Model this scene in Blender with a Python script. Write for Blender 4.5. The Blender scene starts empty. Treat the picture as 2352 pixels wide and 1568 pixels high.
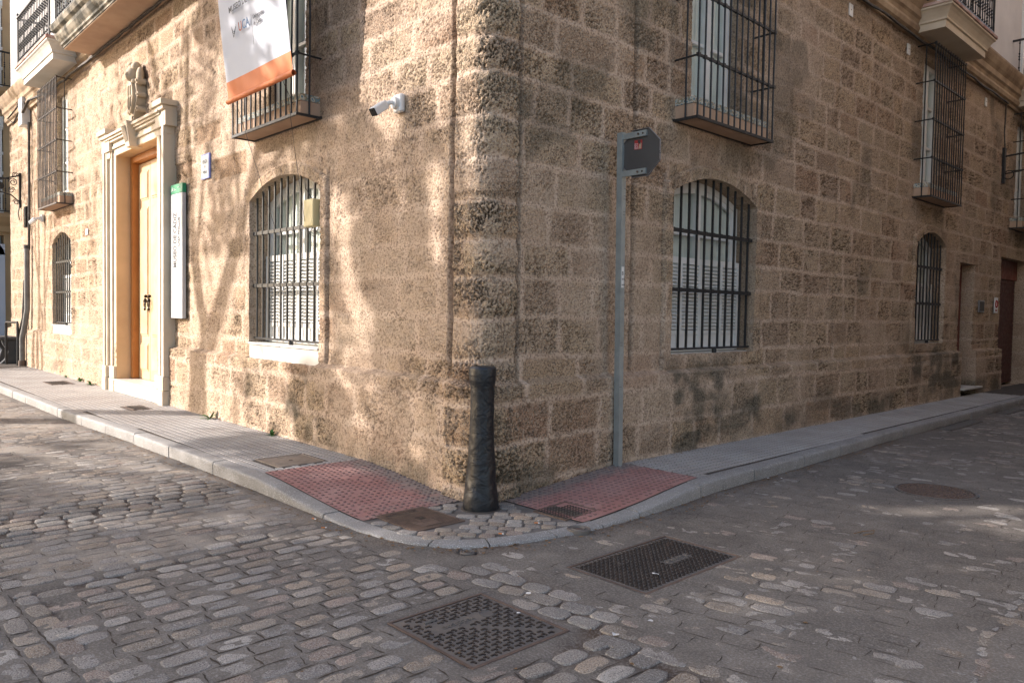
import bpy, bmesh, math, random
import numpy as np
from mathutils import Vector, Matrix
rnd = random.Random(7)
R8 = np.random.RandomState(11)
PI = math.pi
sc = bpy.context.scene
COL = sc.collection

# ------------------------------------------------------------------ camera
YAW, PITCH, ROLL = math.radians(43.43), math.radians(2.148), math.radians(.955)
CAMP = Vector((4.75, -4.16, 1.60))
F = Vector((-math.cos(YAW)*math.cos(PITCH), math.sin(YAW)*math.cos(PITCH), -math.sin(PITCH)))
Rt = F.cross(Vector((0, 0, 1))).normalized(); Up = Rt.cross(F)
Rc = math.cos(ROLL)*Rt + math.sin(ROLL)*Up; Uc = -math.sin(ROLL)*Rt + math.cos(ROLL)*Up
cd = bpy.data.cameras.new('camera'); cam = bpy.data.objects.new('camera', cd); COL.objects.link(cam)
cam.matrix_world = Matrix(((Rc.x, Uc.x, -F.x, CAMP.x), (Rc.y, Uc.y, -F.y, CAMP.y), (Rc.z, Uc.z, -F.z, CAMP.z), (0, 0, 0, 1)))
cd.sensor_width = 36; cd.lens = 36*1745.7/2352; cd.clip_start = .05; cd.clip_end = 2000
sc.camera = cam
# ------------------------------------------------------------------ light
SD = Vector((.85, 1.0, -.60)).normalized()          # the way sunlight travels
w = bpy.data.worlds.new('World'); sc.world = w; w.use_nodes = True
nt = w.node_tree; bg = nt.nodes['Background']
sky = nt.nodes.new('ShaderNodeTexSky'); sky.sky_type = 'NISHITA'; sky.sun_disc = False
sky.sun_elevation = math.asin(-SD.z); sky.sun_rotation = math.atan2(-SD.x, -SD.y)
sky.air_density = 1.0; sky.dust_density = 2.0; sky.ozone_density = 1.0
nt.links.new(sky.outputs[0], bg.inputs[0]); bg.inputs[1].default_value = .15
sl = bpy.data.lights.new('sun', 'SUN'); sl.energy = 3.25; sl.angle = math.radians(.53); sl.color = (1, .975, .965)
so = bpy.data.objects.new('sun', sl); COL.objects.link(so)
so.rotation_euler = SD.to_track_quat('-Z', 'Y').to_euler(); so.location = (-15, -18, 14)
sc.view_settings.view_transform = 'Standard'; sc.view_settings.look = 'None'
sc.view_settings.exposure = 1.44; sc.view_settings.use_white_balance = True; sc.view_settings.white_balance_temperature = 6900; sc.view_settings.white_balance_tint = 14; sc.view_settings.gamma = 1
sc.cycles.max_bounces = 6; sc.cycles.diffuse_bounces = 4

# ------------------------------------------------------------------ noise
TAB = R8.rand(256, 256)
def vn(x, y, seed=0):
    x = np.asarray(x, float)+seed*17.31; y = np.asarray(y, float)+seed*9.73
    xi = np.floor(x).astype(int); yi = np.floor(y).astype(int)
    fx = x-xi; fy = y-yi; fx = fx*fx*(3-2*fx); fy = fy*fy*(3-2*fy)
    a = TAB[xi & 255, yi & 255]; b = TAB[(xi+1) & 255, yi & 255]; c = TAB[xi & 255, (yi+1) & 255]; d = TAB[(xi+1) & 255, (yi+1) & 255]
    return (a*(1-fx)+b*fx)*(1-fy)+(c*(1-fx)+d*fx)*fy
def fbm(x, y, o=4, seed=0):
    s = 0; a = .5; t = 0
    for i in range(o):
        s = s+a*vn(x*2**i, y*2**i, seed+i*3); t += a; a *= .5
    return s/t
def worley(x, y, seed=0):
    xi = np.floor(x).astype(int); yi = np.floor(y).astype(int); best = np.full(x.shape, 9.)
    for i in (-1, 0, 1):
        for j in (-1, 0, 1):
            cx = xi+i; cy = yi+j
            px = cx+TAB[(cx+seed*31) & 255, cy & 255]; py = cy+TAB[cy & 255, (cx+77+seed*13) & 255]
            best = np.minimum(best, (x-px)**2+(y-py)**2)
    return np.sqrt(best)
def sst(a, b, x):
    t = np.clip((x-a)/(b-a), 0, 1); return t*t*(3-2*t)

# ------------------------------------------------------------------ materials
def N(nt, t, **k):
    n = nt.nodes.new('ShaderNode'+t)
    for a, b in k.items():
        if a.startswith('i_'):
            n.inputs[a[2:].replace('_', ' ')].default_value = b
        else: setattr(n, a, b)
    return n
def newmat(name):
    m = bpy.data.materials.new(name); m.use_nodes = True
    t = m.node_tree; return m, t, t.nodes['Principled BSDF']
def mixc(t, fac, a, b, mode='MIX'):
    n = t.nodes.new('ShaderNodeMix'); n.data_type = 'RGBA'; n.blend_type = mode
    for i, v in ((0, fac), (6, a), (7, b)):
        if hasattr(v, 'is_linked') or isinstance(v, bpy.types.NodeSocket): t.links.new(v, n.inputs[i])
        elif i == 0: n.inputs[0].default_value = v
        else: n.inputs[i].default_value = (*v, 1) if len(v) == 3 else v
    return n.outputs[2]
def ramp(t, src, pts):
    n = t.nodes.new('ShaderNodeValToRGB'); e = n.color_ramp.elements
    while len(e) < len(pts): e.new(.5)
    for q, (p, c) in zip(e, pts):
        q.position = p; q.color = (c, c, c, 1) if not hasattr(c, '__len__') else (*c, 1)
    t.links.new(src, n.inputs[0]); return n.outputs[0]
def noise(t, scale, detail=4, rough=.55, dist=0, vec=None):
    n = t.nodes.new('ShaderNodeTexNoise'); n.inputs['Scale'].default_value = scale; n.inputs['Detail'].default_value = detail
    n.inputs['Roughness'].default_value = rough; n.inputs['Distortion'].default_value = dist
    if vec is None:
        vec = t.nodes.get('TC') or t.nodes.new('ShaderNodeTexCoord'); vec.name = 'TC'; vec = vec.outputs['Object']
    t.links.new(vec, n.inputs['Vector']); return n.outputs['Fac']
def math_(t, op, a, b):
    n = t.nodes.new('ShaderNodeMath'); n.operation = op
    for i, v in enumerate((a, b)):
        if isinstance(v, bpy.types.NodeSocket): t.links.new(v, n.inputs[i])
        else: n.inputs[i].default_value = v
    return n.outputs[0]
def bump(t, h, strength, dist, prev=None):
    n = t.nodes.new('ShaderNodeBump'); n.inputs['Strength'].default_value = strength; n.inputs['Distance'].default_value = dist
    t.links.new(h, n.inputs['Height'])
    if prev is not None: t.links.new(prev, n.inputs['Normal'])
    return n.outputs[0]
def simple(name, col, col2=None, rough=.6, metal=0., vs=4, bs=60, bst=.2, bd=.003, spec=.28, speck=None, sps=120, coat=0, lo=.35, hi=.65):
    m, t, p = newmat(name)
    col2 = col2 or tuple(c*.8 for c in col)
    c = mixc(t, ramp(t, noise(t, vs, 5), [(lo, 0), (hi, 1)]), col, col2)
    if speck:
        c = mixc(t, ramp(t, noise(t, sps, 3), [(.55, 0), (.68, 1)]), c, speck)
    t.links.new(c, p.inputs['Base Color'])
    p.inputs['Metallic'].default_value = metal; p.inputs['Specular IOR Level'].default_value = spec
    r = ramp(t, noise(t, vs*3, 4), [(.3, max(.03, rough-.1)), (.7, min(1, rough+.1))]); t.links.new(r, p.inputs['Roughness'])
    p.inputs['Coat Weight'].default_value = coat
    if bst: t.links.new(bump(t, noise(t, bs, 5), bst, bd), p.inputs['Normal'])
    return m
def wallmat():
    m, t, p = newmat('weathered_shell_stone')
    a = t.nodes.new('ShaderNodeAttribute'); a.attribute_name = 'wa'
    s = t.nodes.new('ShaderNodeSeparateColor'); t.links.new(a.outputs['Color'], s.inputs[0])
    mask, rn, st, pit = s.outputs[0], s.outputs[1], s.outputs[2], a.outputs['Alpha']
    mort = mixc(t, ramp(t, noise(t, 2.2, 6), [(.3, 0), (.7, 1)]), (.50, .37, .27), (.61, .475, .36))
    mort = mixc(t, ramp(t, noise(t, 42, 3), [(.51, 0), (.60, .8)]), mort, (.22, .155, .11))
    blk = ramp(t, rn, [(0, (.38, .265, .18)), (.25, (.50, .37, .25)), (.5, (.48, .365, .24)), (.75, (.56, .405, .255)), (.9, (.46, .315, .20)), (1, (.42, .255, .16))])
    n1 = noise(t, 62, 3, .6)
    blk = mixc(t, ramp(t, n1, [(.50, 0), (.58, .9)]), blk, (.13, .088, .06))
    blk = mixc(t, ramp(t, noise(t, 75, 2), [(.56, 0), (.66, .7)]), blk, (.62, .52, .39))
    c = mixc(t, mask, mort, blk)
    c = mixc(t, math_(t, 'MULTIPLY', pit, .85), c, (.07, .043, .028))  # paints dirt and shade into the pits, shade into the grooves
    stn = mixc(t, ramp(t, noise(t, 45, 4), [(.42, 0), (.58, 1)]), (.17, .15, .11), (.045, .042, .034))
    c = mixc(t, st, c, stn)
    t.links.new(c, p.inputs['Base Color']); p.inputs['Roughness'].default_value = .93; p.inputs['Specular IOR Level'].default_value = .15
    h = math_(t, 'MULTIPLY', n1, math_(t, 'ADD', math_(t, 'MULTIPLY', mask, .8), .7))
    b = bump(t, h, .9, .028); b = bump(t, noise(t, 170, 2), .5, .005, b)
    t.links.new(b, p.inputs['Normal']); return m
def attrmat(name, bs, bst, bd, rough=.85, speck=.5, spec=.3, sps=90):
    m, t, p = newmat(name)
    a = t.nodes.new('ShaderNodeAttribute'); a.attribute_name = 'ca'
    c = mixc(t, ramp(t, noise(t, sps, 3, .7), [(.48, 0), (.60, speck)]), a.outputs['Color'], (.48, .45, .41))
    c = mixc(t, ramp(t, noise(t, sps*1.6, 2, .7), [(.51, 0), (.60, speck*1.3)]), c, (.045, .04, .037))
    c = mixc(t, ramp(t, noise(t, 3.5, 5), [(.35, 0), (.7, .35)]), c, (.10, .088, .078))
    t.links.new(c, p.inputs['Base Color']); p.inputs['Specular IOR Level'].default_value = spec
    t.links.new(ramp(t, noise(t, 12, 3), [(.3, rough-.12), (.7, rough+.1)]), p.inputs['Roughness'])
    b = bump(t, noise(t, bs, 5, .65), bst, bd); t.links.new(b, p.inputs['Normal']); return m
def glassmat():
    m, t, p = newmat('window_glass'); out = t.nodes['Material Output']
    tr = N(t, 'BsdfTransparent'); tr.inputs[0].default_value = (.93, .96, .94, 1)
    gl = N(t, 'BsdfGlossy'); gl.inputs['Roughness'].default_value = .04; gl.inputs[0].default_value = (.9, .95, 1, 1)
    lw = N(t, 'LayerWeight'); fr = t.nodes.new('ShaderNodeMath'); fr.operation = 'MULTIPLY_ADD'; pw_ = math_(t, 'POWER', lw.outputs['Facing'], 4.0); t.links.new(pw_, fr.inputs[0]); fr.inputs[1].default_value = .8; fr.inputs[2].default_value = .05
    mx = N(t, 'MixShader'); t.links.new(fr.outputs[0], mx.inputs[0]); t.links.new(tr.outputs[0], mx.inputs[1]); t.links.new(gl.outputs[0], mx.inputs[2])
    t.links.new(mx.outputs[0], out.inputs[0]); return m
MW = wallmat()
MCOB = attrmat('worn_granite_cobble', 70, .7, .007, .85, .5, .15)
MMOR = attrmat('cobble_mortar', 45, .5, .006, .95, .22, .08, 70)
M = dict(
 wall=MW, cob=MCOB, mor=MMOR, glass=glassmat(),
 dark=simple('joint_dirt_hole_shade', (.035, .028, .022), (.075, .055, .04), .95, bst=.4, vs=9),  # dirt in joints; on holes and under grates it paints the shade
 white=simple('white_paint', (.74, .74, .71), (.66, .66, .62), .45, vs=3, bst=.08),
 curtain=simple('curtain', (.70, .72, .68), (.60, .62, .58), .9, vs=2.5, bst=.1),
 iron=simple('black_iron_paint', (.018, .019, .02), (.035, .034, .033), .42, vs=14, bst=.35, bs=70, bd=.003),
 ironpale=simple('pale_iron', (.045, .042, .04), (.085, .06, .045), .6, vs=22, bst=.4, bs=80, bd=.003),  # paler, browner iron for the far left box grille
 marble=simple('white_marble', (.58, .555, .50), (.48, .45, .39), .4, vs=1.7, bst=.06, lo=.45, hi=.75),
 cream=simple('cream_limestone', (.61, .53, .41), (.52, .43, .32), .7, vs=2.2, bst=.2, bs=40),
 jambst=simple('ochre_marble', (.62, .44, .26), (.52, .36, .21), .5, vs=1.6, bst=.08),
 arms=simple('carved_stone', (.50, .41, .30), (.42, .34, .24), .8, vs=9, bst=.4, bs=45, bd=.006),
 soffit=simple('render_sill', (.47, .33, .23), (.40, .27, .19), .85, vs=3, bst=.3, bs=50),
 mould=simple('mouldy_limestone', (.36, .32, .25), (.07, .066, .052), .9, vs=3.4, bst=.5, bs=30, bd=.01, lo=.4, hi=.58),
 cornice=simple('aged_cornice_stone', (.44, .33, .22), (.25, .175, .115), .9, vs=2.6, bst=.5, bs=32, bd=.01),
 pink=simple('stained_edge_stone', (.50, .38, .32), (.33, .17, .14), .85, vs=5, bst=.3),
 wood=simple('honey_wood', (.62, .45, .27), (.52, .35, .19), .5, vs=2.5, bst=.15, bs=30),
 orange=simple('varnished_frame', (.50, .20, .055), (.42, .155, .04), .42, vs=3, bst=.08),
 redwood=simple('red_brown_wood', (.16, .045, .03), (.12, .035, .022), .5, vs=3, bst=.1),
 rolldoor=simple('brown_roller', (.10, .038, .032), (.075, .03, .026), .5, vs=4, bst=.1),
 bronze=simple('dark_bronze', (.05, .035, .025), (.03, .025, .02), .35, .8, vs=20, bst=.1),
 kerb=simple('kerb_granite', (.25, .24, .225), (.18, .172, .16), .7, vs=2.4, bst=.35, bs=110, bd=.003, speck=(.50, .50, .49), sps=130),
 tile=simple('grey_paving_tile', (.40, .38, .355), (.31, .285, .26), .75, vs=1.6, bst=.2, bs=130, bd=.002, speck=(.24, .22, .2), sps=60),
 setbed=simple('sett_bedding', (.17, .155, .14), (.11, .098, .088), .95, vs=7, bst=.5, bs=60),
 grout=simple('paving_grout', (.055, .047, .04), (.085, .07, .058), .95, vs=6, bst=.4, bs=70),
 castdark=simple('cast_tread', (.035, .029, .026), (.05, .038, .032), .5, vs=9), cast=simple('cast_iron_cover', (.105, .098, .092), (.145, .128, .112), .5, .0, vs=9, bst=.4, bs=140, bd=.002),
 castrust=simple('rusty_cast_iron', (.095, .068, .056), (.135, .092, .072), .6, .0, vs=12, bst=.4, bs=140, bd=.002),
 steelplate=simple('brown_steel_plate', (.17, .14, .115), (.21, .175, .145), .55, .0, vs=5, bst=.2, bs=120, bd=.002),
 galv=simple('galvanised_post', (.36, .40, .395), (.28, .315, .31), .42, .45, vs=7, bst=.12, bs=90),
 signback=simple('grey_sign_back', (.085, .084, .082), (.075, .072, .07), .45, .1, vs=3, bst=.03),
 alu=simple('aluminium_edge', (.28, .28, .29), (.24, .24, .25), .35, .6, vs=5, bst=.03),
 signw=simple('white_enamel_panel', (.46, .465, .47), (.42, .425, .43), .4, bst=0), banner=simple('white_banner_fabric', (.52, .545, .59), (.48, .50, .545), .7, vs=1.5, bst=.1, bs=3, bd=.03),
 bannero=simple('orange_banner_fabric', (.62, .20, .075), (.56, .165, .06), .65, vs=1.5, bst=.1, bs=3, bd=.03),
 letgrey=simple('grey_lettering', (.07, .073, .08), None, .6, bst=0), letdark=simple('dark_lettering', (.05, .05, .05), None, .6, bst=0),
 letorange=simple('orange_lettering', (.38, .07, .03), None, .6, bst=0), letblue=simple('blue_lettering', (.03, .10, .20), None, .6, bst=0),
 letwhite=simple('white_lettering', (.8, .8, .8), None, .6, bst=0),
 green=simple('green_enamel', (.015, .24, .115), (.013, .2, .1), .4, bst=0),
 tileblue=simple('blue_glaze', (.20, .25, .62), (.25, .3, .65), .2, bst=0), tilewhite=simple('white_glaze', (.60, .60, .58), (.55, .56, .55), .15, vs=6, bst=.02),
 plastic=simple('white_plastic', (.72, .72, .70), (.66, .66, .64), .35, bst=0), blackp=simple('black_plastic', (.02, .02, .02), None, .3, bst=0),
 yellowp=simple('cream_plastic', (.60, .52, .29), (.55, .47, .26), .5, bst=0),
 cable=simple('cable_rubber', (.04, .038, .036), (.10, .09, .08), .7, vs=10, bst=.2),
 pipe=simple('grey_pipe', (.20, .20, .19), (.13, .125, .12), .5, vs=5, bst=.15), plaster=simple('white_plaster', (.64, .61, .57), (.52, .49, .46), .9, vs=.8, bst=.25, bs=25),
 coolwhite=simple('whitewash', (.60, .64, .72), (.54, .58, .66), .85, vs=1, bst=.15, bs=25),
 ochre=simple('ochre_render', (.50, .37, .22), (.42, .29, .17), .9, vs=.9, bst=.3, bs=25),
 slate=simple('dark_cast_bench', (.06, .065, .07), (.09, .09, .09), .6, vs=6, bst=.3),
 butt=simple('filter_paper', (.50, .19, .07), (.45, .16, .06), .8, bst=0), paper=simple('white_litter', (.7, .69, .66), None, .8, bst=0),
 dleaf=simple('dry_leaf', (.24, .13, .055), (.13, .075, .035), .8, vs=30, bst=0), weed=simple('weed_leaf', (.07, .19, .04), (.045, .12, .028), .6, vs=20, bst=.1),
 leaf=simple('tree_leaf', (.045, .085, .025), (.07, .115, .035), .6, vs=2, bst=0), bark=simple('tree_bark', (.16, .12, .085), (.10, .075, .05), .9, vs=6, bst=.6, bs=18, bd=.02),
 oppo=simple('opposite_render', (.38, .31, .24), (.32, .26, .20), .9, vs=.7, bst=.2, bs=20), ground=simple('plaza_ground', (.17, .155, .14), (.22, .20, .18), .9, vs=.5, bst=.2),
 red=simple('sticker_red', (.42, .045, .04), None, .6, bst=0))
def bollmat():
    m, t, p = newmat('thick_black_gloss_paint')
    p.inputs['Base Color'].default_value = (.006, .0078, .011, 1); p.inputs['Specular IOR Level'].default_value = .5
    t.links.new(ramp(t, noise(t, 14, 4), [(.3, .30), (.7, .5)]), p.inputs['Roughness'])
    b = bump(t, noise(t, 9, 5, .6, .8), .5, .035); b = bump(t, noise(t, 42, 3), .12, .003, b); t.links.new(b, p.inputs['Normal']); return m
M['boll'] = bollmat()
def tactmat():
    m, t, p = newmat('red_tactile_tile')
    a = t.nodes.new('ShaderNodeAttribute'); a.attribute_name = 'ca'
    red = mixc(t, ramp(t, noise(t, 3, 5), [(.35, 0), (.65, 1)]), (.31, .145, .125), (.36, .205, .18))
    f = math_(t, 'ADD', t_sep(t, a), math_(t, 'MULTIPLY', math_(t, 'SUBTRACT', noise(t, 9, 5), .5), .9))
    c = mixc(t, ramp(t, f, [(.35, 0), (.75, .9)]), red, (.21, .185, .165))
    sg_ = t.nodes.new('ShaderNodeSeparateColor'); t.links.new(a.outputs['Color'], sg_.inputs[0]); c = mixc(t, math_(t, 'MULTIPLY', sg_.outputs[1], .8), c, (.075, .05, .045))  # green channel darkens the domes as painted shade
    c = mixc(t, ramp(t, noise(t, 90, 2), [(.6, 0), (.7, .5)]), c, (.12, .08, .07))
    t.links.new(c, p.inputs['Base Color']); p.inputs['Roughness'].default_value = .75
    t.links.new(bump(t, noise(t, 120, 3), .25, .002), p.inputs['Normal']); return m
def t_sep(t, a):
    s = t.nodes.new('ShaderNodeSeparateColor'); t.links.new(a.outputs['Color'], s.inputs[0]); return s.outputs[0]
M['tact'] = tactmat()
def azumat():
    m, t, p = newmat('painted_tile_band')
    v = t.nodes.new('ShaderNodeTexVoronoi'); v.inputs['Scale'].default_value = 26
    tc = t.nodes.new('ShaderNodeTexCoord'); t.links.new(tc.outputs['Object'], v.inputs['Vector'])
    c = ramp(t, v.outputs['Distance'], [(.0, (.08, .13, .17)), (.28, (.10, .22, .27)), (.36, (.42, .42, .36)), (.55, (.50, .50, .44)), (.62, (.30, .20, .08)), (.8, (.16, .24, .26))])
    t.links.new(c, p.inputs['Base Color']); p.inputs['Roughness'].default_value = .3; return m
M['azu'] = azumat()

# ------------------------------------------------------------------ mesh helpers
TL = lambda s, o, z: (s, -o, z)       # left facade frame: along, out, up
TR = lambda s, o, z: (o, s, z)        # right facade frame
TW = lambda x, y, z: (x, y, z)
def tag(o, label=None, cat=None, group=None, kind=None):
    if label: o['label'] = label
    if cat: o['category'] = cat
    if group: o['group'] = group
    if kind: o['kind'] = kind
    return o
def thing(name, loc, label, cat, group=None):
    o = bpy.data.objects.new(name, None); o.empty_display_size = .2; COL.objects.link(o); o.location = loc
    return tag(o, label, cat, group)
def rootloc(o):
    while o is not None and o.parent is not None: o = o.parent
    return o.location.copy() if o is not None else Vector((0, 0, 0))
class MB:
    def __init__(s, T=TW): s.T = T; s.v = []; s.f = []; s.m = []
    def add(s, vs, fs, m=0):
        b = len(s.v); s.v += [s.T(*q) for q in vs]; s.f += [[b+i for i in f] for f in fs]; s.m += [m]*len(fs); return s
    def box(s, a, b, m=0):
        x0, y0, z0 = a; x1, y1, z1 = b
        return s.add([(x0, y0, z0), (x1, y0, z0), (x1, y1, z0), (x0, y1, z0), (x0, y0, z1), (x1, y0, z1), (x1, y1, z1), (x0, y1, z1)],
                     [(0, 3, 2, 1), (4, 5, 6, 7), (0, 1, 5, 4), (1, 2, 6, 5), (2, 3, 7, 6), (3, 0, 4, 7)], m)
    def obox(s, c, ax, ay, az, m=0):   # box from centre and half axis vectors
        c = Vector(c); ax = Vector(ax); ay = Vector(ay); az = Vector(az)
        vs = [c+i*ax+j*ay+k*az for k in (-1, 1) for i, j in ((-1, -1), (1, -1), (1, 1), (-1, 1))]
        return s.add([tuple(q) for q in vs], [(0, 3, 2, 1), (4, 5, 6, 7), (0, 1, 5, 4), (1, 2, 6, 5), (2, 3, 7, 6), (3, 0, 4, 7)], m)
    def prism(s, pts, d, m=0):          # pts: 3-D polygon, d: extrusion vector
        n = len(pts); vs = [tuple(p) for p in pts]+[tuple(p[i]+d[i] for i in range(3)) for p in pts]
        return s.add(vs, [tuple(range(n))[::-1], tuple(range(n, 2*n))]+[(i, (i+1) % n, n+(i+1) % n, n+i) for i in range(n)], m)
    def tube(s, pts, r, n=8, m=0, cap=True, sq=False):
        pts = [Vector(p) for p in pts]; rs = r if hasattr(r, '__len__') else [r]*len(pts)
        vs = []; fs = []; up = None
        for i, p in enumerate(pts):
            d = (pts[min(i+1, len(pts)-1)]-pts[max(i-1, 0)]).normalized()
            if up is None or abs(d.dot(up)) > .95: up = Vector((0, 0, 1)) if abs(d.z) < .9 else Vector((0, 1, 0))
            x = d.cross(up).normalized(); y = d.cross(x)
            for k in range(n):
                a = 2*PI*(k+.5)/n; vs.append(tuple(p+rs[i]*(x*math.cos(a)+y*math.sin(a))))
        for i in range(len(pts)-1):
            for k in range(n): fs.append((i*n+k, i*n+(k+1) % n, (i+1)*n+(k+1) % n, (i+1)*n+k))
        if cap: fs += [tuple(range(n))[::-1], tuple(range((len(pts)-1)*n, len(pts)*n))]
        return s.add(vs, fs, m)
    def lathe(s, c, prof, n=12, m=0):   # prof: (r, z) list
        vs = []; fs = []
        for r, z in prof:
            for k in range(n): vs.append((c[0]+r*math.cos(2*PI*k/n), c[1]+r*math.sin(2*PI*k/n), c[2]+z))
        for i in range(len(prof)-1):
            for k in range(n): fs.append((i*n+k, i*n+(k+1) % n, (i+1)*n+(k+1) % n, (i+1)*n+k))
        fs += [tuple(range(n))[::-1], tuple(range((len(prof)-1)*n, len(prof)*n))]
        return s.add(vs, fs, m)
    def ball(s, c, r, n=10, m=0, ax=None):
        r = (r, r, r) if not hasattr(r, '__len__') else r; vs = []; fs = []
        K = n//2+1
        for i in range(K+1):
            t = PI*i/K
            for k in range(n):
                q = Vector((r[0]*math.sin(t)*math.cos(2*PI*k/n), r[1]*math.sin(t)*math.sin(2*PI*k/n), r[2]*math.cos(t)))
                if ax: q = ax @ q
                vs.append((c[0]+q.x, c[1]+q.y, c[2]+q.z))
        for i in range(K):
            for k in range(n): fs.append((i*n+k, i*n+(k+1) % n, (i+1)*n+(k+1) % n, (i+1)*n+k))
        return s.add(vs, fs, m)
    def text(s, txt, org, dx, up, size, depth=.002, m=0, sx=1., align='LEFT', bold=.0):
        cu = bpy.data.curves.new('t', 'FONT'); cu.body = txt; cu.size = size; cu.extrude = depth; cu.offset = bold; cu.align_x = align; cu.resolution_u = 3
        ob = bpy.data.objects.new('t', cu); me = bpy.data.meshes.new_from_object(ob)
        dx = Vector(dx).normalized(); up = Vector(up).normalized(); nn = dx.cross(up)
        vs = [tuple(Vector(org)+dx*v.co.x*sx+up*v.co.y+nn*v.co.z) for v in me.vertices]
        s.add(vs, [tuple(p.vertices) for p in me.polygons], m)
        bpy.data.meshes.remove(me); bpy.data.objects.remove(ob); bpy.data.curves.remove(cu); return s
    def build(s, name, mats, parent=None, smooth=False, bev=0, recalc=True, bseg=1):
        if not isinstance(mats, (list, tuple)): mats = [mats]
        L = rootloc(parent) if parent is not None else Vector((0, 0, 0))
        me = bpy.data.meshes.new(name); me.from_pydata([(q[0]-L.x, q[1]-L.y, q[2]-L.z) for q in s.v], [], s.f)
        for q in mats: me.materials.append(M[q] if isinstance(q, str) else q)
        me.polygons.foreach_set('material_index', s.m)
        if recalc:
            b = bmesh.new(); b.from_mesh(me); bmesh.ops.remove_doubles(b, verts=b.verts, dist=1e-5)
            bmesh.ops.recalc_face_normals(b, faces=b.faces); b.to_mesh(me); b.free()
        if smooth: me.polygons.foreach_set('use_smooth', [True]*len(me.polygons))
        me.update()
        o = bpy.data.objects.new(name, me); COL.objects.link(o)
        if parent is not None: o.parent = parent
        if bev:
            q = o.modifiers.new('bevel', 'BEVEL'); q.width = bev; q.segments = bseg; q.limit_method = 'ANGLE'
        if smooth and not bev:
            me.set_sharp_from_angle(angle=math.radians(40))
        return o
def nmesh(name, co, faces4, mats, attr=None, midx=None, parent=None, smooth=True):
    """numpy mesh; faces4 = (n,4) int array"""
    me = bpy.data.meshes.new(name); L = rootloc(parent) if parent is not None else Vector((0, 0, 0))
    co = np.asarray(co, np.float32)-np.array(L, np.float32)
    k = faces4.shape[1]; n = len(faces4)
    me.vertices.add(len(co)); me.vertices.foreach_set('co', co.ravel())
    me.loops.add(n*k); me.loops.foreach_set('vertex_index', faces4.ravel().astype(np.int32))
    me.polygons.add(n); me.polygons.foreach_set('loop_start', (np.arange(n)*k).astype(np.int32))
    for q in mats: me.materials.append(M[q] if isinstance(q, str) else q)
    if midx is not None: me.polygons.foreach_set('material_index', np.asarray(midx, np.int32))
    me.polygons.foreach_set('use_smooth', np.full(n, smooth))
    me.update(calc_edges=True)
    if attr is not None:
        an, av = attr; a = me.color_attributes.new(an, 'FLOAT_COLOR', 'POINT'); a.data.foreach_set('color', np.asarray(av, np.float32).ravel())
    me.validate(); o = bpy.data.objects.new(name, me); COL.objects.link(o)
    if parent is not None: o.parent = parent
    return o
# ------------------------------------------------------------------ museum: masonry shell as one height field, wrapped round the corner
bld = thing('museum_building', (-3, 3, 0), 'honey coloured shell stone corner building with barred windows and tall stone door surround', 'building')
ARCHW = [(-14.33, -12.77), (-4.42, -2.68), (2.66, 4.40), (9.84, 11.30)]
OPEN = [(-14.33, -12.77, .99, 3.15, .34), (-4.42, -2.68, .99, 3.15, .34), (-9.55, -7.50, .10, 4.20, .42),
        (-13.93, -13.03, 3.95, 6.05, .25), (-3.95, -3.05, 3.95, 6.05, .25),
        (2.66, 4.40, 1.18, 3.15, .34), (9.84, 11.30, 1.18, 3.15, .34), (2.95, 3.85, 3.95, 6.05, .25), (9.90, 10.80, 3.95, 6.05, .25),
        (12.20, 13.12, .12, 2.72, .30), (14.95, 17.10, .10, 3.00, .35), (15.8, 16.7, 3.95, 6.05, .25)]
def arch(s, s0, s1, spring=2.93, crown=3.15):
    c = (s0+s1)/2; hw = (s1-s0)/2; return spring+(crown-spring)*(1-np.clip(((s-c)/hw)**2, 0, 1))
def lines(segs):
    out = []
    for a, b, d in segs: n = max(1, int(round((b-a)/d))); out += list(np.linspace(a, b, n+1))[:-1]
    return np.array(out+[segs[-1][1]])
def snap(arr, vals):
    for v in vals: arr[np.argmin(abs(arr-v))] = v
    return arr
SL = snap(lines([(-18.8, -10.5, .05), (-10.5, -5.2, .026), (-5.2, -.55, .0155), (-.55, .55, .0105), (.55, 5.2, .0155), (5.2, 10, .03), (10, 24, .06)]), [v for o in OPEN for v in o[:2]])
ZL = snap(lines([(-.12, 4.6, .0145), (4.6, 6.9, .024)]), [.99, 1.18, .10, .12, 2.72, 3.0, 3.15, 3.95, 6.05, 4.2])
# irregular coursed blocks
def make_courses(seed, smin=.40, smax=.86):
    r = random.Random(seed); zc = [-.2]; 
    while zc[-1] < 7.2: zc.append(zc[-1]+r.uniform(.29, .37))
    rows = []
    for _ in zc:
        b = [-22.]
        while b[-1] < 27: b.append(b[-1]+r.uniform(smin, smax))
        rows.append(np.array(b))
    return np.array(zc), rows
ZC, ROWS = make_courses(5)
def blocks(s, z):
    ws = s+.055*(fbm(s*4, z*4, 3, 5)-.5)+.02*(fbm(s*14, z*14, 2, 6)-.5); wz = z+.06*(fbm(s*1.3, z*2, 3, 7)-.5)+.02*(fbm(s*14, z*14, 2, 8)-.5)
    ri = np.clip(np.searchsorted(ZC, wz)-1, 0, len(ZC)-2); dz = np.minimum(wz-ZC[ri], ZC[ri+1]-wz)
    ds = np.zeros_like(s); bid = np.zeros_like(s)
    for r in np.unique(ri):
        k = ri == r; b = ROWS[r]; j = np.clip(np.searchsorted(b, ws[k])-1, 0, len(b)-2)
        ds[k] = np.minimum(ws[k]-b[j], b[j+1]-ws[k]); bid[k] = r*131+j
    return dz, ds, bid
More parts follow.
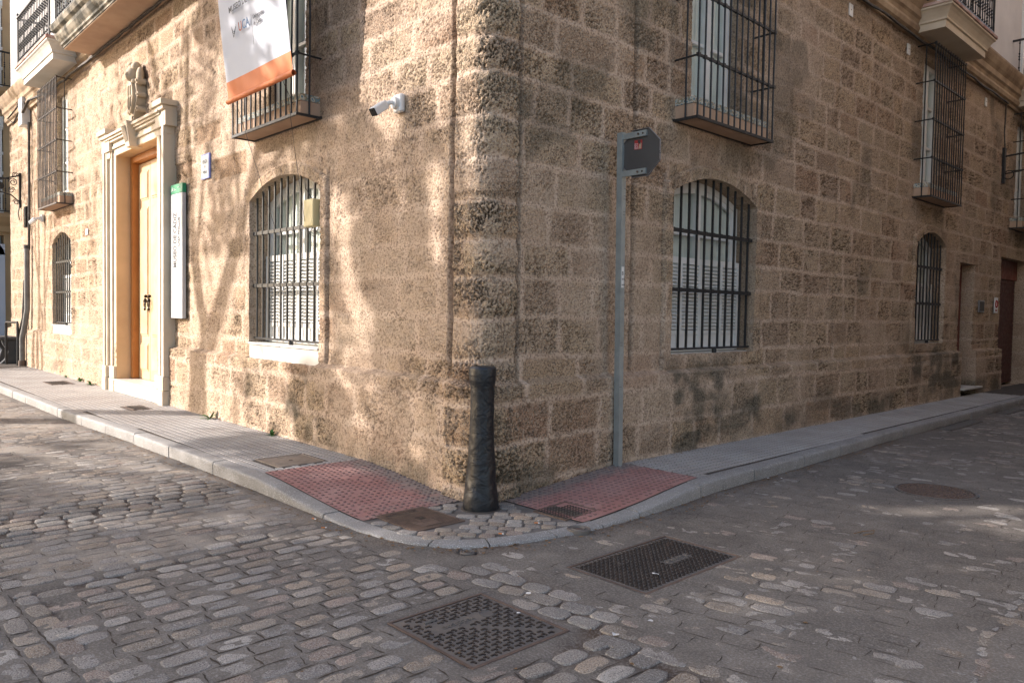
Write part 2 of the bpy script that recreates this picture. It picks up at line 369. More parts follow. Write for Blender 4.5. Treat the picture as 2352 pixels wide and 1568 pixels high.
def stain(s, z):
    n = fbm(s*1.6, z*1.6, 4, 20); n2 = fbm(s*5, z*5, 3, 24)
    def reg(s0, s1, z0, z1, e=.12, ez=.1): return sst(s0-e, s0+e, s)*(1-sst(s1-e, s1+e, s))*sst(z0-ez, z0+ez, z)*(1-sst(z1-ez, z1+ez, z))
    q = n*.6+n2*.4
    st = reg(-4.35, -2.75, .12, .9)*sst(.44, .60, q)*.85
    st = np.maximum(st, reg(2.6, 4.5, .28, 1.12)*sst(.42, .58, q)*.85)
    st = np.maximum(st, reg(9.5, 12.1, .3, 1.15)*sst(.42, .58, q)*.8)
    st = np.maximum(st, reg(-14.2, -12.9, .15, .8)*sst(.52, .66, q)*.5)
    st = np.maximum(st, reg(1.5, 24, .05, .42, .5, .12)*sst(.44, .60, fbm(s*2.3, z*1.5, 3, 27))*.8)
    st = np.maximum(st, reg(-.1, 2, -.2, .3, .3, .12)*sst(.42, .6, q)*.7)
    st = np.maximum(st, reg(-5.0, -.1, -.2, .22, .3, .12)*sst(.5, .66, q)*.6)
    st = np.maximum(st, reg(4.3, 4.6, 1.9, 3.0, .06)*.5*sst(.4, .6, q)); st = np.maximum(st, reg(2.8, 4.5, 3.3, 3.62)*.45*sst(.4, .6, q))
    st = np.maximum(st, reg(-4.2, -2.8, 3.25, 3.62)*.5*sst(.45, .62, q))
    st = np.maximum(st, .5*sst(.62, .72, fbm(s*.9, z*.9, 4, 30))*(s > .3))
    bl_ = TAB[((s*1.9).astype(int)*5+(z/.33).astype(int)*17) & 255, ((z/.33).astype(int)*7+3) & 255]
    return st*(.45+.55*sst(.25, .6, n2*.5+bl_*.5))
def wallh(s, z):
    dz, ds, bid = blocks(s, z)
    left = s < -.0
    d = np.minimum(dz, ds*.9); jw = np.where(left, .030, .022)
    ds = np.where(abs(s) < .42, .44-abs(s), ds); d = np.minimum(dz, ds*.9)
    mask = sst(jw-.018, jw+.026, d+.030*(fbm(s*9, z*9, 3, 48)-.5))
    patch = fbm(s*.8, z*.8, 4, 40)
    vis = np.where(left, .30+.5*sst(.47, .62, patch), .40+.42*sst(.34, .5, patch))
    pil = 1-sst(.34, .40, abs(s))
    vis = np.maximum(vis, pil*.85*sst(.38, .48, fbm(s*.5, z*1.6, 3, 44)))
    mask = mask*vis
    rn = TAB[(bid.astype(int)*7) & 255, (bid.astype(int)*3+11) & 255]
    rn = np.clip(rn+.25*(fbm(s*3, z*3, 3, 50)-.5), 0, 1)
    rough = .35+1.0*TAB[(bid.astype(int)*5) & 255, (bid.astype(int)*13+7) & 255]
    n1 = fbm(s*30, z*30, 3, 60); wv = worley(s*44, z*54, 3); wv2 = worley(s*26+.3, z*32, 9)
    pc = (1-sst(.16, .36, wv))*(fbm(s*6, z*6, 2, 63) > .42)
    pc2 = (1-sst(.14, .30, wv2))*(fbm(s*5, z*5, 2, 67) > .52)
    k = mask*rough
    rug = 1+.9*pil
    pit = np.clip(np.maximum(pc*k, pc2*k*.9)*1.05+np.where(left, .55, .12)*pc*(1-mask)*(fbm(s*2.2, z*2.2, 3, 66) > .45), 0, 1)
    h = -.007*mask*rough-.018*pit*rug+.013*(n1-.5)*(.55+k)*rug+.020*(fbm(s*2.3, z*2.3, 4, 70)-.5)
    h += pil*(.016+.034*(1-np.clip(1-dz/.11, 0, 1)**2)*(.55+.45*rough))
    # plinth
    zt = 1.0+.02*(fbm(s*3, s*0+2, 3, 75)-.5); pl = 1-sst(zt-.02, zt+.025, z)
    h += .088*pl*(1+.12*(fbm(s*1.1, z*2, 3, 76)-.5)); h += .02*np.clip(.25-z, 0, .3)*4*(fbm(s*3, z*3, 3, 77)-.2)
    up = sst(zt, zt+.05, z)
    gr = lambda c, w, zt_=9.: np.clip(1-abs(s-c-.012*(fbm(z*2, z*0, 3, 80)-.5))/w, 0, 1)**.7*up*(z < zt_)
    g = gr(-.43, .040)*1.15+gr(.385, .040)+gr(1.99, .040)*.9+gr(6.65, .03)*.5
    h -= .046*g; 
    # window surrounds
    for (a, b) in ARCHW:
        c = (a+b)/2; hw = (b-a)/2+.15
        ao = 3.0+.29*(1-np.clip(((s-c)/hw)**2, 0, 1)); ins = (abs(s-c) < hw) & (z < ao)
        dd = np.where(ins, np.minimum(hw-abs(s-c), ao-z), 9)
        h += np.where(ins, .024*sst(0, .02, dd), 0)*up
        h -= .042*np.clip(1-abs(abs(s-c)-hw)/.03, 0, 1)*up*(z < ao+.1)
        h -= .010*np.clip(1-abs(ao-z)/.025, 0, 1)*(abs(s-c) < hw)
        # voussoirs
        vs_ = np.clip(1-abs(((s-c)*5.2*(1-.12*(z-3.0))+.5) % 1-.5)*2/.30, 0, 1); inv = (abs(s-c) < hw-.02) & (z > arch(s, a, b)-.02) & (z < ao-.01)
        mask = np.where(inv, np.maximum(mask, .8)*(1-vs_), mask)
        worn = np.clip(1-np.minimum(abs(s-a), abs(s-b))/.05, 0, 1)*((z > .95) & (z < 3.05)); h -= .012*worn*fbm(s*9, z*9, 3, 90)
    # broken repairs beside the street plate
    for (a, b, c, e) in ((-6.25, -5.35, 3.86, 4.12), (-5.62, -4.55, 3.30, 3.60), (-7.4, -6.35, 3.45, 3.72)):
        q = sst(a, a+.03, s)*(1-sst(b-.03, b, s))*sst(c, c+.03, z)*(1-sst(e-.02, e, z)); h -= .022*q; mask = np.maximum(mask, q*.9); rn = np.where(q > .5, .93, rn)
    col = np.stack([np.clip(mask, 0, 1), rn, np.clip(stain(s, z), 0, 1), np.clip(pit+.62*np.clip(g, 0, 1), 0, 1)], -1)  # alpha carries pit dirt and shade plus painted groove shade
    return h, col
RC = .17
def wrap(s, o, z):
    s = np.asarray(s, float); o = np.asarray(o, float)+0*s; z = np.asarray(z, float)+0*s
    ph = np.clip((s/RC+1)*PI/4, 0, PI/2); nx = np.sin(ph); ny = -np.cos(ph)
    x = np.where(s < -RC, s, np.where(s > RC, o, -RC+(RC+o)*nx)); y = np.where(s < -RC, -o, np.where(s > RC, s, RC+(RC+o)*ny))
    return np.stack([x, y, z], -1)
S2, Z2 = np.meshgrid(SL, ZL, indexing='ij')
for (a, b) in ARCHW:
    A = arch(S2, a, b); out = np.maximum(a-S2, S2-b); bl = 1-sst(0, .35, out)
    A = np.where(out > 0, 3.15+(2.93-3.15)*bl, A)
    near = out < .36
    wz = np.clip(1-abs(Z2-3.15)/.5, 0, 1); Z2 = np.where(near, Z2+(A-3.15)*wz, Z2)
H2, C2 = wallh(S2, Z2)
P2 = wrap(S2, H2, Z2)
ns, nz = S2.shape
idx = np.arange(ns*nz).reshape(ns, nz)
keep = np.ones((ns-1, nz-1), bool); jv = []; jc = []; jf = []
for (a, b, z0, z1, dep) in OPEN:
    i0, i1 = np.argmin(abs(SL-a)), np.argmin(abs(SL-b)); k0, k1 = np.argmin(abs(ZL-z0)), np.argmin(abs(ZL-z1))
    keep[i0:i1, k0:k1] = False
    ring = [(i, k0) for i in range(i0, i1)]+[(i1, k) for k in range(k0, k1)]+[(i, k1) for i in range(i1, i0, -1)]+[(i0, k) for k in range(k1, k0, -1)]
    base = len(jv); NR = 7
    for (i, k) in ring:
        s_, z_ = S2[i, k], Z2[i, k]; h_ = H2[i, k]
        for q in range(NR):
            o_ = h_+(-dep-h_)*q/(NR-1); wob = (fbm(np.array([o_*14+s_*3]), np.array([z_*14+s_*14]), 3, 95)[0]-.5)*.02*(0 < q < NR-1)
            sgn = 1 if s_ > (a+b)/2 else -1
            zz = z_; ss = s_
            if abs(s_-a) < 1e-6 or abs(s_-b) < 1e-6: ss = s_+sgn*wob
            else: zz = z_+wob
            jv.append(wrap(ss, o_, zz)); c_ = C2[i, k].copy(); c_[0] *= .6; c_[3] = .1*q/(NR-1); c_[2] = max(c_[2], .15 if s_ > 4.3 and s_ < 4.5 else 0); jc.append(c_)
    n = len(ring)
    for r in range(n):
        for q in range(NR-1): a1 = base+r*NR+q; a2 = base+((r+1) % n)*NR+q; jf.append((a1, a1+1, a2+1, a2))
f = np.stack([idx[:-1, :-1], idx[1:, :-1], idx[1:, 1:], idx[:-1, 1:]], -1)[keep]
allv = np.concatenate([P2.reshape(-1, 3), np.array(jv)]); allc = np.concatenate([C2.reshape(-1, 4), np.array(jc)])
allf = np.concatenate([f, np.array(jf)+ns*nz])
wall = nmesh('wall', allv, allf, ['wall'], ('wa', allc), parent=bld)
# ------------------------------------------------------------------ ground: one sheet, cobbled road, kerb, pavement
g = MB().box((-260, -260, -.50), (260, 260, -.16)).build('ground', 'ground'); tag(g, kind='structure')
ZW = 6.9
KP = [(-20.3, -1.56), (-14, -1.50), (-11, -1.46), (-7.35, -1.42), (-6.0, -1.36), (-4.7, -1.31), (-3.5, -1.28), (-2.4, -1.26), (-1.6, -1.24), (-.8, -1.235), (-.2, -1.23), (.1, -1.215), (.35, -1.18), (.56, -1.115), (.74, -1.01), (.88, -.86), (.98, -.68), (1.05, -.48), (1.10, -.26), (1.135, -.04), (1.15, .2), (1.15, .5), (1.145, .9), (1.12, 1.3), (1.085, 1.8), (1.07, 2.4), (1.06, 3.2), (1.04, 4.2), (1.0, 5.6), (.985, 7), (.98, 9), (.95, 13), (.93, 24)]
KP = np.array(KP)
kd = np.r_[0, np.cumsum(np.hypot(*np.diff(KP, axis=0).T))]
def kpt(t, off=0):
    t = np.asarray(t, float); x = np.interp(t, kd, KP[:, 0]); y = np.interp(t, kd, KP[:, 1])
    e = .06; tx = np.interp(t+e, kd, KP[:, 0])-np.interp(t-e, kd, KP[:, 0]); ty = np.interp(t+e, kd, KP[:, 1])-np.interp(t-e, kd, KP[:, 1]); l = np.hypot(tx, ty)+1e-9
    return x-ty/l*off, y+tx/l*off          # positive offset = towards the building
def swz(x, y):
    x = np.asarray(x, float); y = np.asarray(y, float)
    return .024+.108*np.maximum(sst(0, 1.9, -x), sst(0, 1.9, y))
KT = np.arange(0, kd[-1], .04); KX, KY = kpt(KT)
def kerbdist(x, y):      # distance to the kerb line
    x = np.asarray(x, float); y = np.asarray(y, float); best = np.full(np.broadcast(x, y).shape, 9.)
    for i in range(len(KP)-1):
        a, b = KP[i], KP[i+1]; d = b-a; t = np.clip(((x-a[0])*d[0]+(y-a[1])*d[1])/(d@d), 0, 1)
        best = np.minimum(best, np.hypot(x-a[0]-t*d[0], y-a[1]-t*d[1]))
    return best
def inroad(x, y, m=0):
    a = np.interp(x, KP[:16, 0], KP[:16, 1]); b = np.interp(y, KP[15:, 1], KP[15:, 0])
    left = (x < .88) & (y < a-m); right = (x >= .88) & ((y < -.86-m) | (x > b+m)); return left | right
COVERS = [(-2.28, -1.82, -.89, -.43), (-.13, .37, -.93, -.50), (.54, .86, .12, .46), (1.57, 2.16, -.61, .41), (1.55, 2.20, -1.95, -1.34)]
def incover(x, y, m=0):
    r = (np.hypot(x-2.36, y-3.6) < .34+m) | (np.hypot(x-.92, y+.91) < .06+m)
    for a, b, c, d in COVERS: r = r | ((x > a-m) & (x < b+m) & (y > c-m) & (y < d+m))
    return r
def rubble(x, y):
    q = .35*(fbm(x*1.5, y*1.5, 3, 101)-.5)
    b1 = np.exp(-((x+1.85+.5*(y+2)*.3+q)/.42)**2)*(y > -3.6)*(y < -1.35)
    b2 = np.exp(-((y+1.18+.10*(x-2)+q*.7)/.13)**2)*sst(1.0, 1.7, x)*(1-sst(3.3, 4, x))
    b3 = .9*np.exp(-((x+.10+q*.4+.35*np.clip(y+2.2, 0, 1))/.05)**2)*(y < -1.5)*(y > -3.3)
    b4 = .8*np.exp(-((y+3.22+q*.3)/.03)**2)*(x > -.2)*(x < 2)*(fbm(x*2, y, 2, 104) > .5)
    b5 = .9*np.exp(-(((x-2.45)+(y+1.75)*.2)/.10)**2)*(y > -2.3)*(y < -1.1)
    b6 = .9*np.exp(-((x-3.66-.12*np.clip(.6-y, 0, 1)**2+.02*np.sin(y*9))/.012)**2)*(y < 1.1)
    return np.clip(np.maximum.reduce([b1, b2, b3, b4, b5*.8, b6]), 0, 1)
def mortz(x, y):
    rb = rubble(x, y); n = fbm(x*7, y*7, 4, 110)-.5; n2 = fbm(x*1.2, y*1.2, 3, 112)-.5
    base = np.where(y > -1.2, .0015, -.0010); base = np.where(x < -.3, .0005, base)
    z = base+.006*n+np.where((x > -.3) & (y < -1.2), .001, .004)*n2-.011*rb*sst(.25, .55, fbm(x*5, y*5, 3, 114)+.35*rb)
    z = z+.006*np.clip(1-abs(kerbdist(x, y))/.12, 0, 1)
    return z
XS = lines([(-20.3, -6, .12), (-6, -3, .05), (-3, 4.7, .022), (4.7, 6, .06), (6, 12, .5)])
YS = lines([(-14, -5, .4), (-5, -3.8, .06), (-3.8, 1.6, .022), (1.6, 5, .035), (5, 12, .08), (12, 26, .25)])
GX, GY = np.meshgrid(XS, YS, indexing='ij'); GZ = mortz(GX, GY); RB = rubble(GX, GY)
ic = incover(GX, GY, .005); GZ = np.where(ic, -.045, GZ)
GZ = np.where((GX < -.0) & (GY > .0), -.1, GZ)
n1 = fbm(GX*2.2, GY*2.2, 4, 120)[..., None]; n2 = fbm(GX*11, GY*11, 3, 122)[..., None]; n3 = fbm(GX*.7, GY*.7, 3, 124)[..., None]
grey = np.array([.138, .122, .106]); tan = np.array([.34, .30, .25]); dirt = np.array([.075, .05, .035])
tf = np.where(GX < -.25, .75, .16)[..., None]*sst(.35, .6, n1)
mc = grey*(1-tf)+tan*tf; mc = mc*(.80+.45*n2)*(.85+.35*n3)
dk = (RB*sst(.35, .6, fbm(GX*5, GY*5, 3, 114)+.35*RB))[..., None]; mc = mc*(1-dk)+dirt*dk*(.6+.8*n2)
edge = np.clip(1-kerbdist(GX, GY)/.22, 0, 1)[..., None]*(GY < 30)[..., None]*sst(.42, .58, n1); mc = mc*(1-.7*edge)+dirt*1.3*.7*edge
gi = np.arange(GX.size).reshape(GX.shape); gf = np.stack([gi[:-1, :-1], gi[1:, :-1], gi[1:, 1:], gi[:-1, 1:]], -1).reshape(-1, 4)
RV = [np.stack([GX, GY, GZ], -1).reshape(-1, 3)]; RF = [gf]; RCc = [np.concatenate([mc, np.ones(GX.shape+(1,))], -1).reshape(-1, 4)]; RM = [np.zeros(len(gf), int)]; nv = GX.size
PAL = np.array([(.34, .31, .275), (.37, .30, .225), (.31, .225, .175), (.26, .245, .225), (.41, .38, .335), (.33, .285, .235), (.29, .265, .24), (.36, .27, .185)])
def stones(c, u, hl, hw, zc, crown, pw=2.8, K=16, irr=.10, pal=PAL, seed=0):
    """rounded setts: c (n,2) centres, u (n,2) row direction, hl/hw half sizes, zc base level"""
    global nv
    n = len(c)
    if n == 0: return
    rs = np.random.RandomState(seed); v_ = np.stack([-u[:, 1], u[:, 0]], 1)
    th = (np.arange(K)+.5)/K*2*PI; ct, st = np.cos(th), np.sin(th)
    rr = (abs(ct)**pw+abs(st)**pw)**(-1/pw); jit = 1+irr*(rs.rand(n, K)-.5)*1.6; jit = (jit+np.roll(jit, 1, 1))/2
    ex = ct*rr*jit; ey = st*rr*jit; V = []
    for sc_, zz in ((1.03, -.035), (1.0, -.004), (.965, .72), (.85, .95), (.45, 1.0)):
        px = ex*hl[:, None]*sc_; py = ey*hw[:, None]*sc_
        X = c[:, :1]+px*u[:, :1]+py*v_[:, :1]; Y = c[:, 1:]+px*u[:, 1:]+py*v_[:, 1:]
        nz_ = (fbm(X*22+seed, Y*22, 2, 130)-.5)
        Z = zc[:, None]+0*X+(zz if zz < 0 else crown[:, None]*zz+nz_*.006)
        V.append(np.stack([X, Y, Z], -1))
    top = np.stack([c[:, 0], c[:, 1], zc+crown], -1)[:, None, :]
    V = np.concatenate(V+[top], 1); m = V.shape[1]; fs = []
    for r in range(4):
        for k in range(K): fs.append((r*K+k, r*K+(k+1) % K, (r+1)*K+(k+1) % K, (r+1)*K+k))
    for k in range(0, K, 2): fs.append((4*K+k, 4*K+(k+1) % K, 4*K+(k+2) % K, 5*K))
    fs = np.array(fs); FF = (fs[None]+(np.arange(n)*m)[:, None, None]).reshape(-1, 4)+nv
    cc = pal[rs.randint(0, len(pal), n)]; cc = (cc*.68+np.array([.31, .275, .24])*.32)*(.74+.36*rs.rand(n, 1))*(1-.30*rubble(c[:, 0], c[:, 1])[:, None]); cc = np.repeat(cc[:, None, :], m, 1)*(.92+.16*rs.rand(n, m, 1))
    RV.append(V.reshape(-1, 3)); RF.append(FF); RM.append(np.ones(len(FF), int)); RCc.append(np.concatenate([cc.reshape(-1, 3), np.ones((n*m, 1))], 1)); nv += n*m
def strips(P, Q, w, seed=0, zoff=.0022, zf=None):
    """ragged dark joint lines between stones"""
    global nv
    n = len(P)
    if n == 0: return
    rs = np.random.RandomState(seed); d = Q-P; L = np.hypot(d[:, 0], d[:, 1])+1e-9; nrm = np.stack([-d[:, 1]/L, d[:, 0]/L], 1); V = []
    K = 5
    for i in range(K):
        t = i/(K-1); c = P+d*t+nrm*((rs.rand(n, 1)-.5)*.010); ww = (w*(.35+1.1*rs.rand(n))*(.25 if i in (0, K-1) else 1))[:, None]
        for sg in (-1, 1):
            q = c+nrm*ww*sg; z = (zf or mortz)(q[:, 0], q[:, 1])+zoff; V.append(np.stack([q[:, 0], q[:, 1], z], -1))
    V = np.stack(V, 1); fs = np.array([(2*i, 2*i+1, 2*i+3, 2*i+2) for i in range(K-1)]); FF = (fs[None]+(np.arange(n)*2*K)[:, None, None]).reshape(-1, 4)+nv
    RV.append(V.reshape(-1, 3)); RF.append(FF); RM.append(np.full(len(FF), 2)); RCc.append(np.tile([.03, .025, .02, 1], (n*2*K, 1))); nv += n*2*K
def zone(org, u, span, rows, rw, ln, filt, seed, crown, hlf=.43, hwf=.41, pl=.5, pc=.5, jig=.02, gapz=None, zf=None, pal=PAL, lw=.003, pw=5.0, irr=.10):
    rs = np.random.RandomState(seed); u = np.array(u, float)/np.hypot(*u); v_ = np.array([-u[1], u[0]]); C = []; HL = []; HW = []; A = []; B = []
    for r in range(rows):
        t = (rs.rand()-1)*ln
        while t < span:
            l = ln*rs.uniform(.82, 1.22); cc = np.array(org)+u*(t+l/2)+v_*((r+.5)*rw); C.append(cc+rs.uniform(-1, 1, 2)*jig*.4); HL.append(l*hlf*rs.uniform(.9, 1.08)); HW.append(abs(rw)*hwf*rs.uniform(.9, 1.10))
            b0 = cc-v_*rw/2
            if rs.rand() < pl: A.append(b0-u*l*rs.uniform(.3, .52)); B.append(b0+u*l*rs.uniform(.3, .52))
            e0 = cc-u*l/2
            if rs.rand() < pc: A.append(e0-v_*rw*.42+u*rs.uniform(-.01, .01)); B.append(e0+v_*rw*.42+u*rs.uniform(-.015, .015))
            t += l
    C = np.array(C); HL = np.array(HL); HW = np.array(HW); k = filt(C[:, 0], C[:, 1]); C, HL, HW = C[k], HL[k], HW[k]
    n = len(C); an = (rs.rand(n)-.5)*jig*5; U = np.stack([u[0]*np.cos(an)-u[1]*np.sin(an), u[0]*np.sin(an)+u[1]*np.cos(an)], 1)
    rb = rubble(C[:, 0], C[:, 1]) if zf is None else np.zeros(n)
    HL *= 1+.02*rb; HW *= 1+.08*rb; an2 = (rs.rand(n)-.5)*.3*rb; U = np.stack([U[:, 0]*np.cos(an2)-U[:, 1]*np.sin(an2), U[:, 0]*np.sin(an2)+U[:, 1]*np.cos(an2)], 1)
    z0 = np.zeros(n)-.003 if zf is None else zf(C[:, 0], C[:, 1])
    cr = crown(C[:, 0], C[:, 1], rs.rand(n)); stones(C, U, HL, HW, z0, cr, seed=seed, pal=pal, pw=pw, irr=irr)
    if A:
        A = np.array(A); B = np.array(B); k = filt(A[:, 0], A[:, 1]) & filt(B[:, 0], B[:, 1]) & ((rubble(A[:, 0], A[:, 1]) < .4) if zf is None else True); strips(A[k], B[k], lw, seed+1, zf=zf)
ok = lambda x, y, m=.05: inroad(x, y, m) & ~incover(x, y, .075)
zone((-.22, -3.16), (0, 1), 3.0, 46, -.128, .205, lambda x, y: ok(x, y) & (x > -.2) & (y < -1.28+.0*x) & (y > -3.16), 1, lambda x, y, r: .0020+.0026*r, hlf=.425, hwf=.385, pl=.92, pc=.85, lw=.0042, pw=4.5, irr=.08)
zone((-.3, -3.2), (1, .03), 6.2, 22, -.128, .20, lambda x, y: ok(x, y) & (y < -3.2) & (y > -6), 2, lambda x, y, r: .0022+.0028*r, hlf=.43, hwf=.40, pl=.9, pc=.8, lw=.0042, pw=4.5, irr=.08)
zone((-12, -6.0), (0, 1), 4.8, 92, -.128, .20, lambda x, y: ok(x, y) & (x < -.26), 3, lambda x, y, r: np.where(rubble(x, y) > .35, .004+.006*r, .0022+.0045*r), hlf=.44, hwf=.42, pl=.55, pc=.35, jig=.03)
zone((.4, -3.4), (.983, .184), 6.5, 190, .128, .205, lambda x, y: ok(x, y) & (y > -1.27) & (x < 6) & (x > .9), 4, lambda x, y, r: np.where(rubble(x, y) > .35, .0018+.003*r, .0012+.0042*r), hlf=.46, hwf=.44, pl=.42, pc=.5, jig=.02, lw=.0022)
# setts at the corner, set level with the dropped kerb
def inS(x, y):
    a = np.interp(x, KP[:16, 0], KP[:16, 1])+.17; b = np.interp(y, KP[15:, 1], KP[15:, 0])-.19
    return (x > -.08) & (y < .13) & np.where(x < .74, y > a, (y > -.74)) & (x < b) & ~((x < .12) & (y > -.14)) & ~incover(x, y, .06) & (np.hypot(x-.18, y+.15) > .19) & ((x+y*0 < .75) | (np.hypot(x, y) < 1.0)) & (y < .1)
zS = lambda x, y: swz(x, y)+.000
zone((-.35, -2.75), (.75, .66), 3.6, 30, .100, .132, lambda x, y: inS(x, y), 6, lambda x, y, r: .003+.004*r, hlf=.475, hwf=.455, pl=.8, pc=.7, zf=zS, lw=.003, pw=5, irr=.09)
RV = np.concatenate(RV); RF = np.concatenate(RF); RCc = np.concatenate(RCc); RM = np.concatenate(RM)
road = nmesh('road', RV, RF, ['mor', 'cob', 'dark'], ('ca', RCc), RM); tag(road, kind='structure')
# pavement slab
NT = 400; TT = np.linspace(0, kd[-1], NT); ix, iy = kpt(TT, .13)
ta = np.interp(-.05, KP[:12, 0], kd[:12]); tb = kd[19]
wx = np.where(TT < ta, ix, -.02); wy = np.where(TT < ta, .02, np.where(TT > tb, iy, .02)); wx = np.where(TT < ta, ix, -.02)
mid = (TT >= ta) & (TT <= tb)
NW = 9
W = np.linspace(0, 1, NW)[None, :]; SX = ix[:, None]*(1-W)+wx[:, None]*W; SY = iy[:, None]*(1-W)+wy[:, None]*W
SZ = swz(SX, SY)-.0045
si = np.arange(SX.size).reshape(SX.shape); sf = np.stack([si[:-1, :-1], si[1:, :-1], si[1:, 1:], si[:-1, 1:]], -1).reshape(-1, 4)
PV = [np.stack([SX, SY, SZ], -1).reshape(-1, 3)]; PF = [sf]; sc_x = SX.reshape(-1)[sf].mean(1); sc_y = SY.reshape(-1)[sf].mean(1); PM = [np.where((sc_x > -.12) & (sc_y < .18), 2, 0)]; pn = SX.size
def pads(X, Y, hx, hy, h=.0055):
    global pn
    n = len(X); V = []
    for sc_, dz in ((1, -.004), (.86, h)):
        for a, b in ((-1, -1), (1, -1), (1, 1), (-1, 1)): x = X+a*hx*sc_; y = Y+b*hy*sc_; V.append(np.stack([x, y, swz(x, y)+dz-.0045], -1))
    V = np.stack(V, 1); fs = np.array([(0, 1, 5, 4), (1, 2, 6, 5), (2, 3, 7, 6), (3, 0, 4, 7), (4, 5, 6, 7)]); FF = (fs[None]+(np.arange(n)*8)[:, None, None]).reshape(-1, 4)+pn
    PV.append(V.reshape(-1, 3)); PF.append(FF); PM.append(np.ones(len(FF), int)); pn += n*8
xx = []; yy = []
for j in range(17):
    y = -1.40+j*.0815; xs = np.arange(-16, -1.70, .060)+(.03 if j % 2 else 0); xx.append(xs); yy.append(xs*0+y)
X = np.concatenate(xx); Y = np.concatenate(yy); kk = (Y > np.interp(X, KP[:16, 0], KP[:16, 1])+.165) & (Y < -.085) & ~incover(X, Y, .03) & ~((X > -7.25) & (X < -6.7) & (Y > -.68) & (Y < -.4)) & ~((X > -11.95) & (X < -11.2) & (Y > -.72) & (Y < -.32)) & ~((X < -7) & (X > -10.2) & (Y > -.16)); X, Y = X[kk], Y[kk]
pads(X+R8.uniform(-.002, .002, len(X)), Y, .0245, .0355)
xx = []; yy = []
for j in range(14):
    x = .1+j*.0815; ys = np.arange(1.84, 13.5, .060)+(.03 if j % 2 else 0); yy.append(ys); xx.append(ys*0+x)
X = np.concatenate(xx); Y = np.concatenate(yy); kk = (X < np.interp(Y, KP[15:, 1], KP[15:, 0])-.165) & (X > .085) & ~incover(X, Y, .03); X, Y = X[kk], Y[kk]; pads(X, Y, .0355, .0245)
pav = nmesh('pavement', np.concatenate(PV), np.concatenate(PF), ['grout', 'tile', 'setbed'], None, np.concatenate(PM), smooth=False); tag(pav, kind='structure')
# smooth paving beyond the ribbed tiles and at the corner
# tactile crossing pads
def tactile(x0, x1, y0, y1, lim, sx):
    v = []; fc = []; col = []; n = 26
    gx = np.linspace(x0, x1, n); gy = np.linspace(y0, y1, n)
    A, B = np.meshgrid(gx, gy, indexing='ij')
    lo, hi = lim(A, B)
    B = np.clip(B, lo[1], hi[1]) if lo[1] is not None else B; A = np.clip(A, lo[0], hi[0]) if lo[0] is not None else A
    Z = swz(A, B)+.0035
    i = np.arange(n*n).reshape(n, n); f_ = np.stack([i[:-1, :-1], i[1:, :-1], i[1:, 1:], i[:-1, 1:]], -1).reshape(-1, 4)
    V = [np.stack([A, B, Z], -1).reshape(-1, 3)]; Fq = [f_]; nn = n*n
    X, Y = np.meshgrid(np.arange(x0+.03, x1, .060), np.arange(y0+.03, y1, .060), indexing='ij'); X = X.ravel(); Y = Y.ravel()
    lo, hi = lim(X, Y); k = np.ones(len(X), bool)
    if lo[1] is not None: k &= (Y > lo[1]+.02) & (Y < hi[1]-.02)
    if lo[0] is not None: k &= (X > lo[0]+.02) & (X < hi[0]-.02)
    k &= ~incover(X, Y, .02) & (R8.rand(len(X)) > .06); X, Y = X[k], Y[k]; ht = .0045+.005*R8.rand(len(X)); K = 8
    rings = []
    for r, hz in ((.0165, -.1), (.0135, .7), (.007, 1.)):
        for q in range(K):
            a = 2*PI*q/K; x = X+r*math.cos(a); y = Y+r*math.sin(a); rings.append(np.stack([x, y, swz(X, Y)+.0035+ht*hz], -1))
    D = np.stack(rings, 1); nd = len(X)
    fs = [(r*K+q, r*K+(q+1) % K, (r+1)*K+(q+1) % K, (r+1)*K+q) for r in range(2) for q in range(K)]+[(16, 17, 18, 19), (16, 19, 20, 23), (20, 21, 22, 23)]
    FF = (np.array(fs)[None]+(np.arange(nd)*24)[:, None, None]).reshape(-1, 4)+nn
    co = np.concatenate([V[0], D.reshape(-1, 3)]); ff = np.concatenate([f_, FF])
    e = sx(co[:, 0], co[:, 1]); dm = np.r_[np.zeros(nn), np.tile(np.repeat([.55, 1., .35], 8), nd)]; c = np.stack([e, dm, e, np.ones(len(e))], -1)  # dm paints shade on the domes, strongest on their sides
    o = nmesh('tactile_paving', co, ff, ['tact'], ('ca', c), smooth=True); tag(o, kind='structure')
ky = lambda x: np.interp(x, KP[:16, 0], KP[:16, 1])+.15
kx = lambda y: np.interp(y, KP[15:, 1], KP[15:, 0])-.15
tactile(-1.70, -.10, -1.15, -.07, lambda x, y: ((None, ky(x)), (None, -.075)), lambda x, y: .22+.55*sst(-.5, -.12, y)+.2*(x > -.3))
tactile(.07, 1.05, .16, 1.80, lambda x, y: ((.075+0*x, None), (kx(y), None)), lambda x, y: .20+.6*sst(.5, .12, x))
